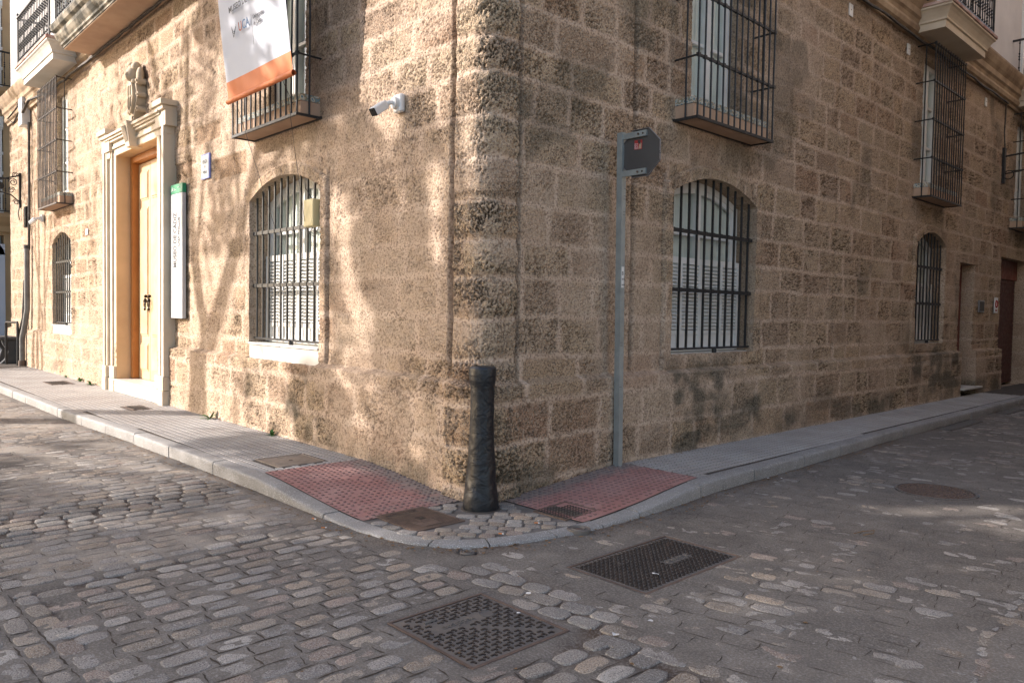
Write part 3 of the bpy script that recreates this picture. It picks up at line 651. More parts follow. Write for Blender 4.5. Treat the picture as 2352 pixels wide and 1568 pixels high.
# kerb stones
KB = MB(); kt = 0.; cuts = [0.]
while kt < kd[-1]-.3:
    x, y = kpt(kt); arc_ = (x > -.25) and (y < .6); kt += rnd.uniform(.42, .55) if arc_ else rnd.uniform(.92, 1.12); cuts.append(min(kt, kd[-1]))
prof = [(.0, -.12), (-.003, -.03), (.002, -.010), (.009, -.003), (.020, .0), (.138, .002), (.138, -.12)]
for a, b in zip(cuts[:-1], cuts[1:]):
    n = max(2, int((b-a)/.12)); ts = np.linspace(a+.006, b-.006, n+1); jz = rnd.uniform(-.003, .003); jo = rnd.uniform(-.004, .004); vs = []
    for i, t in enumerate(ts):
        for (o, z) in prof:
            x, y = kpt(t, o+jo); xb, yb = kpt(t, .13); chip = -.004*rnd.random() if o < .01 else 0
            vs.append((float(x), float(y), float(swz(xb, yb))+z+jz+chip))
    m = len(prof); fs = [(i*m+k, i*m+k+1, (i+1)*m+k+1, (i+1)*m+k) for i in range(n) for k in range(m-1)]+[tuple(range(m))[::-1], tuple(range(n*m, n*m+m))]
    KB.add(vs, fs, 0)
ts = np.linspace(0, kd[-1], 300); vs = []
for t in ts:
    for (o, z) in ((.006, -.1), (.006, -.02), (.13, -.008), (.13, -.1)):
        x, y = kpt(t, o); xb, yb = kpt(t, .13); vs.append((float(x), float(y), float(swz(xb, yb))+z))
KB.add(vs, [(i*4+k, i*4+k+1, (i+1)*4+k+1, (i+1)*4+k) for i in range(299) for k in range(3)], 1)
kb = KB.build('kerb', ['kerb', 'dark'], smooth=True); tag(kb, kind='structure')
# ------------------------------------------------------------------ museum: everything fixed to the walls
def FT(s): return TL if s < 0 else TR
def barred_window(a, b, marble):
    T = FT(a); c = (a+b)/2; zb = 1.18; x0, x1 = a, b
    w = MB(T)
    def arc(o, inset, n=14, sp=2.93, cr=3.15): return [(x0+inset+(x1-x0-2*inset)*i/n, o, float(arch(np.array(x0+inset+(x1-x0-2*inset)*i/n), x0, x1, sp, cr))-inset) for i in range(n+1)]
    # frame (part) with glass, shutters, grille, sill as its pieces
    def ring(mb, o0, o1, i0, i1, zb0, zb1):
        A = arc(o0, i0); B = arc(o0, i1); outer = [(x0+i0, o0, zb0)]+A+[(x1-i0, o0, zb0)]; inner = [(x0+i1, o0, zb1)]+B+[(x1-i1, o0, zb1)]; n = len(outer)
        vs = outer+inner+[(p[0], o1, p[2]) for p in outer]+[(p[0], o1, p[2]) for p in inner]; fs = []
        for i in range(n-1): fs += [(i, i+1, n+i+1, n+i), (2*n+i, 3*n+i, 3*n+i+1, 2*n+i+1), (i, 2*n+i, 2*n+i+1, i+1), (n+i, n+i+1, 3*n+i+1, 3*n+i)]
        fs += [(0, n, 3*n, 2*n), (n-1, 3*n-1, 4*n-1, 2*n-1)]; mb.add(vs, fs)
    ring(w, -.335, -.25, .0, .075, zb, zb); ring(w, -.30, -.265, .07, .13, zb, zb)
    w.box((x0+.01, -.33, zb), (x1-.01, -.24, zb+.09)); w.box((c-.05, -.32, zb+.09), (c+.05, -.245, 3.13))
    for q in (-1, 1):
        m_ = c+q*(x1-x0)/4; w.box((min(c+q*.05, c+q*(.5*(x1-x0)-.07)), -.305, 2.52), (max(c+q*.05, c+q*(.5*(x1-x0)-.07)), -.27, 2.56)); w.box((m_-.0125, -.3, 2.56), (m_+.0125, -.275, 3.02)) if False else None
    fr = w.build('window', 'white', bld, bev=.003)
    g = MB(T); A = arc(-.288, .10); g.add([(x0+.1, -.288, zb+.05)]+A+[(x1-.1, -.288, zb+.05)], [tuple(range(len(A)+2))]); g.build('glass', 'glass', fr, recalc=False)
    cu = MB(T); n = 60; vs = []
    for i in range(n+1):
        x = x0+.05+(x1-x0-.1)*i/n; o = -.325+.012*math.sin(i*1.35)+.008*math.sin(i*.61); vs += [(x, o, zb), (x, o, float(arch(np.array(x), x0, x1))+.02)]
    cu.add(vs, [(2*i, 2*i+2, 2*i+3, 2*i+1) for i in range(n)]); cu.build('curtain', 'curtain', fr, recalc=False)
    # louvred half shutters: four leaves
    W = (x1-x0-.06)/4; sh_t = 2.26
    for k in range(4):
        s = MB(T); l0 = x0+.03+k*W+.004; l1 = l0+W-.008; o0, o1 = -.225, -.19; z0 = zb+.02
        s.box((l0, o0, z0), (l0+.045, o1, sh_t)).box((l1-.045, o0, z0), (l1, o1, sh_t)).box((l0+.045, o0, sh_t-.07), (l1-.045, o1, sh_t)).box((l0+.045, o0, z0), (l1-.045, o1, z0+.05)).box((l0+.045, o0+.01, z0+.05), (l1-.045, o1-.012, z0+.19)).box((l0+.045, o0, z0+.19), (l1-.045, o1, z0+.235))
        z = z0+.25; 
        while z < sh_t-.085: s.obox(((l0+l1)/2, (o0+o1)/2, z+.012), ((l1-l0)/2-.045, 0, 0), (0, .017, -.014), (0, .003, .004)); z += .041
        s.build('louvred_shutter', 'white', fr)
    gr = MB(T); nb = 11 if x1-x0 > 1.6 else 9; r = .0115; o = -.055
    for i in range(nb):
        x = x0+.075+(x1-x0-.15)*i/(nb-1); zt = float(arch(np.array(x), x0, x1))+.03
        gr.tube([(x+rnd.uniform(-.004, .004), o, zb+.05), (x+rnd.uniform(-.004, .004), o, 1.9), (x+rnd.uniform(-.003, .003), o, zt)], r*1.3, 4)
    for z in (1.885, 2.53):
        gr.box((x0-.01, o-.008, z-.02), (x1+.01, o+.020, z+.02))
        for i in range(nb):
            x = x0+.075+(x1-x0-.15)*i/(nb-1); gr.box((x-.021, o+.018, z-.024), (x+.021, o+.026, z+.024))
    gr.tube([(x0-.01, o, zb+.055), (x1+.01, o, zb+.055)], .014, 8); gr.tube([(c+.1, o, zb-.005), (c+.1, o, zb+.06)], .028, 8)
    gr.build('window_grille', 'iron', fr, smooth=False)
    if marble:
        s = MB(T); s.box((x0+.004, -.33, .955), (x1-.004, .012, 1.155)).box((x0+.004, -.33, 1.158), (c-.02, .032, 1.185)).box((c-.014, -.33, 1.158), (x1-.004, .032, 1.185)); s.build('marble_sill', 'marble', fr, bev=.006, bseg=2)
    else:
        s = MB(T); s.box((x0+.004, -.33, 1.15), (x1-.004, -.07, 1.187)); s.build('sill', 'marble', fr, bev=.004)
for a, b in ARCHW: barred_window(a, b, a < 0)
def box_grille(s0, s1, oa, ob, top=True):
    """projecting ironwork cage over an upper window: s0..s1 cage, oa..ob window opening"""
    T = FT(s0); P = .28; w = MB(T); zb, zt = 3.95, 6.05; c = (oa+ob)/2
    w.box((oa, -.19, zb), (oa+.07, -.10, zt)).box((ob-.07, -.19, zb), (ob, -.10, zt)).box((oa+.07, -.19, zb), (ob-.07, -.10, zb+.10)).box((oa+.07, -.19, zt-.08), (ob-.07, -.10, zt)).box((c-.045, -.18, zb+.1), (c+.045, -.09, zt-.08))
    for z in (4.62, 5.32): w.box((oa+.07, -.17, z), (ob-.07, -.12, z+.04))
    fr = w.build('window', 'white', bld, bev=.003)
    g = MB(T); g.add([(oa+.05, -.15, zb+.05), (ob-.05, -.15, zb+.05), (ob-.05, -.15, zt-.05), (oa+.05, -.15, zt-.05)], [(0, 1, 2, 3)]); g.build('glass', 'glass', fr, recalc=False)
    cu = MB(T); vs = []; n = 40
    for i in range(n+1):
        x = oa+(ob-oa)*i/n; o = -.19+.012*math.sin(i*1.5); vs += [(x, o, zb), (x, o, zt)]
    cu.add(vs, [(2*i, 2*i+2, 2*i+3, 2*i+1) for i in range(n)]); cu.build('curtain', 'curtain', fr, recalc=False)
    s = MB(T); s.box((s0+.014, -.02, 3.656), (s1-.014, P-.014, 3.676)).box((s0+.02, -.02, 3.676), (s1-.02, P-.055, 3.815)); sl_ = s.build('sill_block', 'soffit', fr, bev=.006)
    s = MB(T); s.box((s0+.02, -.02, 3.818), (s1-.02, P-.052, 3.885)); s.build('tile_band', 'azu', sl_)
    g = MB(T); nb = 13; r = .0105
    g.box((s0-.03, -.03, 3.645), (s1+.03, .02, 3.672)).box((s0-.012, P-.012, 3.642), (s1+.012, P+.014, 3.672)).box((s0-.014, .02, 3.644), (s0+.012, P-.012, 3.670)).box((s1-.012, .02, 3.644), (s1+.014, P-.012, 3.670))
    for z in (4.29, 4.92, 5.55, 6.16):
        g.tube([(s0-.0, -.03, z-.002), (s0, P, z)], .0115, 6); g.tube([(s1, P, z), (s1, -.03, z-.002)], .0115, 6); g.box((s0-.016, P-.016, z-.012), (s1+.016, P+.006, z+.012))
        for i in range(nb+1): x = s0+(s1-s0)*i/nb; g.box((x-.019, P-.018, z-.018), (x+.019, P+.015, z+.018))
    for i in range(nb+1):
        x = s0+(s1-s0)*i/nb; j = lambda: rnd.uniform(-.0045, .0045); g.tube([(x, P, 3.66), (x+j(), P+j()*.6, 4.3), (x+j(), P+j()*.6, 4.93), (x, P, 5.55), (x, P, 6.17)], r, 7)
    for x in (s0, s1): g.tube([(x, P*.48, 3.66), (x, P*.48, 6.17)], r, 7)
    g.build('box_grille', 'iron' if s0 > 0 or s0 > -6 else 'ironpale', fr)
    if T is TL and s0 < -10: pass
for q in ((-14.27, -12.70, -13.93, -13.03), (-4.30, -2.70, -3.95, -3.05), (2.65, 4.22, 2.95, 3.85), (9.58, 11.12, 9.90, 10.80), (15.48, 17.05, 15.8, 16.7)): box_grille(*q)
# ---- stone doorway
d = MB(TL); X0, X1 = -9.55, -7.50
def jamb(mb, a, b, sgn):
    # stepped mouldings running up the jambs
    for (u0, u1, p) in ((0, .13, .085), (.13, .20, .115), (.20, .33, .095), (.33, .40, .14), (.40, .49, .165)):
        s0, s1 = (a-u1, a-u0) if sgn < 0 else (b+u0, b+u1); mb.box((s0, -.03, .56), (s1, p, 4.2+u0*.0+min(u1, .33)*.75))
    s0, s1 = (a-.30, a) if sgn < 0 else (b, b+.30); mb.box((s0, -.03, .04), (s1, .135, .345)).box((s0, -.03, .35), (s1, .128, .558))
    s0, s1 = (a-.50, a-.303) if sgn < 0 else (b+.303, b+.50); mb.box((s0, -.03, .04), (s1, .185, .345)).box((s0, -.03, .35), (s1, .178, .558))
jamb(d, X0, X1, -1); jamb(d, X0, X1, 1)
for (z0, z1, p) in ((4.20, 4.30, .087), (4.30, 4.345, .117), (4.345, 4.41, .102), (4.41, 4.45, .15), (4.45, 4.485, .18), (4.485, 4.53, .21)):
    d.box((X0-.36 if z0 > 4.4 else X0-.32, -.03, z0), (X1+.36 if z0 > 4.4 else X1+.32, p, z1))
for q in (-1, 1):       # raised ears at both ends of the cornice
    e0 = (X0-.56, X0-.12) if q < 0 else (X1+.12, X1+.56)
    for (k, p, z0, z1) in ((.0, .16, 4.27, 4.50), (.0, .20, 4.50, 4.56), (-.03, .235, 4.56, 4.645)): d.box((e0[0]+k, -.03, z0), (e0[1]-k, p, z1))
    d.box((e0[0]+.06, .0, 4.16), (e0[1]-.06, .13, 4.27))
dk = d.build('door_surround', 'cream', bld, bev=.008, bseg=2)
k = MB(TL); cx = -8.52; k.add([(cx-.10, 0, 4.17), (cx+.10, 0, 4.17), (cx+.16, 0, 4.56), (cx-.16, 0, 4.56), (cx-.10, .20, 4.17), (cx+.10, .20, 4.17), (cx+.16, .27, 4.56), (cx-.16, .27, 4.56)], [(0, 1, 2, 3), (4, 7, 6, 5), (0, 4, 5, 1), (1, 5, 6, 2), (2, 6, 7, 3), (3, 7, 4, 0)])
for i in range(4): k.obox((cx-.066+.044*i, .243, 4.37), (.011, 0, 0), (0, .012, 0), (0, .03, .12))
k.build('keystone', 'cream', dk, bev=.006)
j = MB(TL); j.box((X0-.03, -.235, .34), (X0+.012, .086, 4.2)).box((X1-.012, -.235, .34), (X1+.03, .086, 4.2)).box((X0, -.235, 4.185), (X1, .086, 4.21)); j.build('jamb_lining', 'jambst', dk, bev=.003)
s = MB(TL); s.box((X0-.0, -.42, .05), (X1+.0, .12, .315)).box((X0, -.42, .318), (X1, .14, .345)); s.build('marble_step', 'marble', dk, bev=.008, bseg=2)
o = MB(TL); o.box((X0+.012, -.30, .346), (X0+.13, -.14, 4.185)).box((X1-.13, -.30, .346), (X1-.012, -.14, 4.185)).box((X0+.13, -.30, 4.07), (X1-.13, -.14, 4.185))
dr = o.build('door', 'orange', bld, bev=.012, bseg=2)
for sg in (0, 1):
    l0, l1 = (X0+.14, -8.84) if sg == 0 else (-8.832, X1-.14); lf = MB(TL); lf.box((l0, -.32, .352), (l1, -.245, 4.06))
    for (z0, z1) in ((.50, .98), (1.10, 3.30), (3.42, 3.92)):
        lf.box((l0+.09, -.245, z0), (l1-.06, -.236, z1)); lf.box((l0+.12, -.236, z0+.03), (l1-.09, -.224, z1-.03))
    L_ = lf.build('door_leaf', 'wood', dr, bev=.005)
for x in (-8.93, -8.74):
    kn = MB(TL); kn.ball((x, -.20, 1.78), (.028, .03, .028)); kn.ball((x, -.19, 1.70), (.035, .03, .05))
    kn.tube([(x+.035*math.cos(t), -.185, 1.63+.055*math.sin(t)) for t in [i*PI/6-PI/2 for i in range(13)]], .011, 6); kn.ball((x, -.185, 1.56), .024, 8); kn.build('door_knocker', 'bronze', dr, smooth=True)
# ---- carved arms above the doorway
c = MB(lambda s, o, z: (-8.50+(s+8.50)*.84, -o, z)); ax, az = -8.50, 5.08
pts = []
for i in range(24):
    t = 2*PI*i/24; x = math.cos(t); z = math.sin(t); pts.append((ax+.235*x*(1 if z > -.2 else (1-.35*(abs(z)-.2))), -.02, az-.12+.33*z))
c.prism(pts, (0, .15, 0)); pts2 = [(ax+(p[0]-ax)*.72, .13, az-.12+(p[2]-az+.12)*.78) for p in pts]; c.prism(pts2, (0, .05, 0)); pts3 = [(ax+(p[0]-ax)*.62, .18, az-.12+(p[2]-az+.12)*.68) for p in pts]
c.box((ax-.10, .18, az-.28), (ax-.075, .195, az+.06)).box((ax-.02, .18, az-.32), (ax+.005, .2, az+.06)).box((ax+.06, .18, az-.28), (ax+.085, .195, az+.06)).box((ax-.12, .178, az-.13), (ax+.12, .192, az-.10))
for (x, z, r) in ((-.26, .12, .062), (.26, .12, .062), (-.25, -.32, .055), (.25, -.32, .055), (-.29, -.1, .05), (.29, -.1, .05), (0, -.46, .07)):
    c.tube([(ax+x*.92, 0, az+z), (ax+x*.92, .13, az+z)], r*.8, 10); c.tube([(ax+x*.92, .12, az+z), (ax+x*.92, .15, az+z)], r*.4, 8)
c.ball((ax, .12, az+.24), (.13, .12, .13), 12); c.ball((ax+.02, .17, az+.22), (.07, .09, .085), 10); c.ball((ax-.07, .10, az+.36), (.09, .08, .07), 10); c.ball((ax-.17, .10, az+.43), (.085, .07, .05), 10); c.ball((ax+.07, .09, az+.37), (.09, .08, .08), 10); c.ball((ax-.25, .1, az+.39), (.05, .05, .04), 8)
c.ball((ax-.22, .07, az+.22), (.09, .06, .16), 10); c.ball((ax+.21, .07, az+.20), (.08, .06, .15), 10); c.ball((ax+.1, .12, az+.13), (.06, .06, .05)); c.ball((ax-.1, .12, az+.13), (.06, .06, .05))
c.build('coat_of_arms', 'arms', bld, smooth=True)
# ---- cornice, upper storey, balconies
def sweep(mb, s0, s1, prof, n=2, m=0):
    vs = []; k = len(prof)
    for i in range(n+1):
        s_ = s0+(s1-s0)*i/n
        for (o, z) in prof: vs.append((s_, o, z))
    mb.add(vs, [(i*k+q, i*k+(q+1) % k, (i+1)*k+(q+1) % k, (i+1)*k+q) for i in range(n) for q in range(k)]+[tuple(range(k)), tuple(range(n*k, n*k+k))[::-1]], m)
CP = [(-.05, 6.22), (.045, 6.22), (.055, 6.27), (.10, 6.30), (.12, 6.36), (.10, 6.42), (.12, 6.47), (.155, 6.50), (.165, 6.60), (.21, 6.66), (.25, 6.74), (.27, 6.80), (.27, 6.84), (-.05, 6.90)]
q = MB(TL); sweep(q, -18.8, .0, CP, 40); q.build('cornice', 'cornice', bld); q = MB(TR); sweep(q, -.27, 24, CP, 50); q.build('cornice', 'cornice', bld)
u = MB(TL); u.box((-18.8, -.45, 6.88), (-.03, -.03, 11.6)); u.build('upper_wall', 'plaster', bld)
u = MB(TR); u.box((-.03, -.45, 6.88), (24, -.03, 11.6)); u.build('upper_wall', 'plaster', bld)
b_ = MB(); b_.box((-18.8, .4, .0), (-18.5, 10, 11.5)).box((-18.5, 9.7, 0), (-9, 10, 11.5)).box((-9, 9.7, 0), (-8.7, 24, 11.5)).box((-8.7, 23.7, 0), (-.5, 24, 11.5)); b_.build('rear_wall', 'plaster', bld)
b_ = MB(); b_.box((-18.9, -.1, 11.6), (.1, 10, 11.75)).box((-9, 10.0, 11.6), (.1, 24, 11.75)); b_.build('roof', 'ochre', bld)
b_ = MB(); b_.box((-18.5, .9, -.1), (-.9, 9.6, 3.4)); b_.box((-8.6, 9.8, -.1), (-.9, 23.6, 3.4)) ; b_.build('inner_rooms', 'plaster', bld)
b_ = MB(); b_.box((-18.5, .45, 3.42), (-.45, 9.6, 3.6)); b_.build('floor_slab', 'plaster', bld)
def railing(mb, s0, s1, p, z0, h, step=.125, side=True, ext=0):
    mb.box((s0, p-.02, z0+.05), (s1, p+.02, z0+.075)); mb.box((s0, p-.03, z0+h), (s1, p+.03, z0+h+.035))
    def bal(x, o):
        mb.tube([(x, o, z0+.06), (x, o, z0+h)], .0095, 6)
        for zz in (.12, .30, .36, .42, .60, .66, .72, .95):
            if zz < h: mb.ball((x, o, z0+zz*h), (.021, .021, .024), 6)
    n = int((s1-s0)/step)
    for i in range(n+1): bal(s0+(s1-s0)*i/n, p)
    for x in (s0, s1): mb.tube([(x, p, z0+.0), (x, p, z0+h+.08)], .02, 6); mb.ball((x, p, z0+h+.1), .035, 8)
    if side:
        for x in (s0, s1):
            mb.box((x-.02, -.03, z0+.05), (x+.02, p, z0+.075)); mb.box((x-.03, -.03, z0+h), (x+.03, p, z0+h+.035))
            for o in np.arange(.1, p-.05, step): bal(x, float(o))
def balcony(T, s0, s1, fl=.14, p0=.50, p1=.63, top='pink'):
    b = MB(T)
    vs = []; prof = [(0, 0, 6.29), (1, 0, 6.29), (1, .0, 6.40), (1, .03, 6.41), (1, .03, 6.44), (1, .045, 6.47), (1, .085, 6.53), (1, .12, 6.57), (1, .15, 6.59), (1, .15, 6.62)]
    for (k_, e, z) in prof[1:]:
        e2 = e*fl/.15; vs += [(s0-e2, -.03, z), (s0-e2, p0+e*(p1-p0)/.15, z), (s1+e2, p0+e*(p1-p0)/.15, z), (s1+e2, -.03, z)]
    n = len(prof)-1; fs = [(i*4+k, i*4+(k+1) % 4, (i+1)*4+(k+1) % 4, (i+1)*4+k) for i in range(n-1) for k in range(4)]+[(0, 1, 2, 3), tuple((n-1)*4+k for k in (3, 2, 1, 0))]
    b.add(vs, fs); o = b.build('balcony', 'marble' if T is TL else 'cream', bld)
    b = MB(T); b.box((s0-fl-.02, -.03, 6.622), (s1+fl+.02, p1+.02, 6.675)); b.build('balcony_slab', 'pink', o, bev=.006)
    r = MB(T); railing(r, s0-fl+.02, s1+fl-.02, p1-.05, 6.68, 1.0); r.build('railing', 'iron', o); return o
balcony(TL, -14.45, -11.95); balcony(TR, 9.30, 11.40); balcony(TR, 15.4, 17.6)
b = MB(TL); B0, B1 = -10.95, -5.6
vs = []; pf = [(0, 6.22), (0, 6.25), (.03, 6.27), (.03, 6.31), (.06, 6.34), (.10, 6.40), (.11, 6.45), (.08, 6.48), (.14, 6.52), (.17, 6.58), (.17, 6.62)]
for (e, z) in pf: vs += [(B0-e, -.03, z), (B0-e, .56+e, z), (B1+e, .56+e, z), (B1+e, -.03, z)]
n = len(pf); b.add(vs, [(i*4+k, i*4+(k+1) % 4, (i+1)*4+(k+1) % 4, (i+1)*4+k) for i in range(n-1) for k in range(4)]+[(0, 1, 2, 3), tuple((n-1)*4+k for k in (3, 2, 1, 0))])
o = b.build('balcony', 'mould', bld); s = MB(TL); s.box((B0+.02, .0, 6.205), (B1-.02, .545, 6.216)); s.build('soffit', 'soffit', o)
r = MB(TL); railing(r, B0-.05, B1, .66, 6.63, 1.0); r.build('railing', 'iron', o)
# openings on the upper storey seen at the frame edges
def upper_door(T, s0, s1, lat=False):
    w = MB(T); w.box((s0, -.06, 6.9), (s0+.09, .02, 9.2)).box((s1-.09, -.06, 6.9), (s1, .02, 9.2)).box((s0, -.06, 9.2), (s1, .02, 9.3)).box(((s0+s1)/2-.05, -.05, 6.9), ((s0+s1)/2+.05, .01, 9.2)).box((s0+.09, -.05, 7.5), (s1-.09, .005, 7.56))
    f_ = w.build('balcony_door', 'white', bld); g = MB(T); g.box((s0+.05, -.03, 6.92), (s1-.05, -.015, 9.2)); g.build('glass', 'glass', f_)
    g = MB(T); g.box((s0+.05, -.029, 6.93), (s1-.05, -.028, 9.1)) if False else None
for T, a, b in ((TL, -13.8, -12.6), (TL, -9.2, -7.9), (TR, 9.7, 11.0), (TR, 15.9, 17.1), (TR, 3, 4.2), (TL, -4.1, -2.9)): upper_door(T, a, b)
# ---- side door and garage on the shaded street
w = MB(TR); w.box((12.20, -.30, .16), (12.235, -.20, 2.72)).box((12.235, -.29, .20), (13.12, -.235, 2.72))
for z0, z1 in ((.4, 1.1), (1.25, 2.5)): w.box((12.36, -.235, z0), (12.98, -.222, z1))
dd = w.build('side_door', 'redwood', bld, bev=.004); s = MB(TR); s.box((12.16, -.3, .255), (13.30, .17, .29)); s.build('doorstep', 'marble', dd, bev=.004)
w = MB(TR); z = .16
while z < 2.55: w.box((14.97, -.275, z), (17.08, -.235, z+.085)); w.box((14.97, -.27, z+.085), (17.08, -.25, z+.1)); z += .1
gd = w.build('garage_shutter', 'rolldoor', bld); h_ = MB(TR); h_.box((14.95, -.34, z), (17.1, -.20, 3.0)); h_.build('shutter_box', 'redwood', gd)
# ------------------------------------------------------------------ bollard
t = thing('bollard', (.18, -.15, .02), 'tall black cast iron cannon shaped bollard at the street corner', 'bollard')
b = MB(); pr = [(.142, -.02), (.145, .02), (.142, .10), (.132, .17), (.128, .20), (.122, .26), (.112, .38), (.103, .52), (.097, .70), (.095, .86), (.097, .97), (.101, 1.01), (.107, 1.04), (.109, 1.10), (.106, 1.135), (.096, 1.150), (.02, 1.153)]
K = 40; rs = []; prf = []
zz = np.concatenate([np.linspace(a[1], c[1], 4)[:-1] for a, c in zip(pr[:-1], pr[1:])]+[[pr[-1][1]]]); rr = np.concatenate([np.linspace(a[0], c[0], 4)[:-1] for a, c in zip(pr[:-1], pr[1:])]+[[pr[-1][0]]])
vs = []
for r_, z_ in zip(rr, zz):
    for k in range(K):
        a = 2*PI*k/K; w_ = 1+.09*(float(fbm(np.array([math.cos(a)*1.7+4]), np.array([z_*6+math.sin(a)*1.7]), 4, 150)[0])-.5)+.06*(float(fbm(np.array([a*2.2]), np.array([z_*16]), 2, 152)[0])-.5)*(.2 < z_ < .95)
        vs.append((.18+r_*w_*math.cos(a), -.15+r_*w_*math.sin(a), .02+z_))
n = len(zz); b.add(vs, [(i*K+k, i*K+(k+1) % K, (i+1)*K+(k+1) % K, (i+1)*K+k) for i in range(n-1) for k in range(K)]+[tuple(range((n-1)*K, n*K))]); b.build('bollard_body', 'boll', t, smooth=True)
b = MB(); b.lathe((.18, -.15, .018), [(.165, -.02), (.162, .004), (.152, .008), (.14, .010)], 24); b.build('cement_collar', 'grout', t, smooth=True)
# ------------------------------------------------------------------ traffic sign seen from behind
t = thing('street_sign', (.13, 1.63, .12), 'grey octagonal traffic sign seen from behind on a galvanised post against the wall', 'traffic sign')
b = MB(); b.add([(x, y+dy, z) for z, dy in ((.10, .03), (3.33, -.02)) for x, y in ((.098, 1.60), (.162, 1.60), (.162, 1.66), (.098, 1.66))], [(0, 1, 2, 3), (4, 7, 6, 5), (0, 4, 5, 1), (1, 5, 6, 2), (2, 6, 7, 3), (3, 7, 4, 0)])
for z in (.9, 1.3, 1.33, 2.55, 2.58, 2.7, 2.73, 2.8): b.box((.1605, 1.622, z), (.1635, 1.627, z+.006), 1); b.box((.1605, 1.64, z), (.1635, 1.645, z+.006), 1)  # dark tabs paint the shade inside the punched holes
p = b.build('post', ['galv', 'dark'], t)
b = MB(); b.box((.1608, 1.612, 1.86), (.1638, 1.648, 2.06))
b.text('B', (.1642, 1.614, 1.98), (0, 1, 0), (0, 0, 1), .05, .0005, 1).text('WR', (.1642, 1.614, 1.93), (0, 1, 0), (0, 0, 1), .03, .0005, 1).text('ooo', (.1642, 1.614, 1.88), (0, 1, 0), (0, 0, 1), .03, .0005, 1); b.build('sticker', ['paper', 'letdark'], p)
b = MB(); cx, cz, hh, kk = .36, 3.11, .218, .090; oc = [(cx-kk, cz+hh), (cx+kk, cz+hh), (cx+hh, cz+kk), (cx+hh, cz-kk), (cx+kk, cz-hh), (cx-kk, cz-hh), (cx-hh, cz-kk), (cx-hh, cz+kk)]
b.prism([(x, 1.612, z) for x, z in oc], (0, .003, 0)); pl = b.build('sign_plate', 'signback', t)
b = MB(); n = 8
for i in range(8):
    x0, z0 = oc[i]; x1, z1 = oc[(i+1) % 8]; f_ = 1.015
    q = [(x0, z0), (x1, z1), (cx+(x1-cx)*f_, cz+(z1-cz)*f_), (cx+(x0-cx)*f_, cz+(z0-cz)*f_)]; b.prism([(x, 1.600, z) for x, z in q], (0, .020, 0))
b.build('folded_edge', 'alu', pl)
for z in (3.285, 2.935):
    b = MB(); b.box((.135, 1.588, z-.027), (.43, 1.5915, z+.027)).box((.135, 1.5915, z+.0235), (.43, 1.609, z+.027)).box((.135, 1.5915, z-.027), (.43, 1.609, z-.0235)).box((.43, 1.588, z-.027), (.434, 1.609, z+.027)).tube([(.345, 1.592, z), (.345, 1.578, z)], .011, 6, 1).tube([(.395, 1.5885, z+.0), (.395, 1.5865, z)], .010, 8, 2); b.build('bracket_arm', ['galv', 'castrust', 'dark'], t)
b = MB(); b.prism([(.283, 1.609, 3.150), (.372, 1.609, 3.146), (.375, 1.609, 3.232), (.286, 1.609, 3.236)], (0, .002, 0)); b.prism([(.33, 1.6082, 3.151), (.366, 1.6082, 3.151), (.366, 1.6082, 3.20), (.345, 1.6082, 3.21)], (0, .001, 0), 1); b.prism([(.325, 1.6080, 3.21), (.355, 1.6080, 3.19), (.355, 1.6080, 3.23), (.322, 1.6080, 3.23)], (0, .001, 0), 2)
b.text('JAHN', (.302, 1.608, 3.153), (0, 0, 1), (-1, 0, 0), .022, .0005, 3).text('FRITZ', (.325, 1.608, 3.153), (0, 0, 1), (-1, 0, 0), .020, .0005, 3); b.build('sticker', ['red', 'soffit', 'letdark', 'letwhite'], pl)
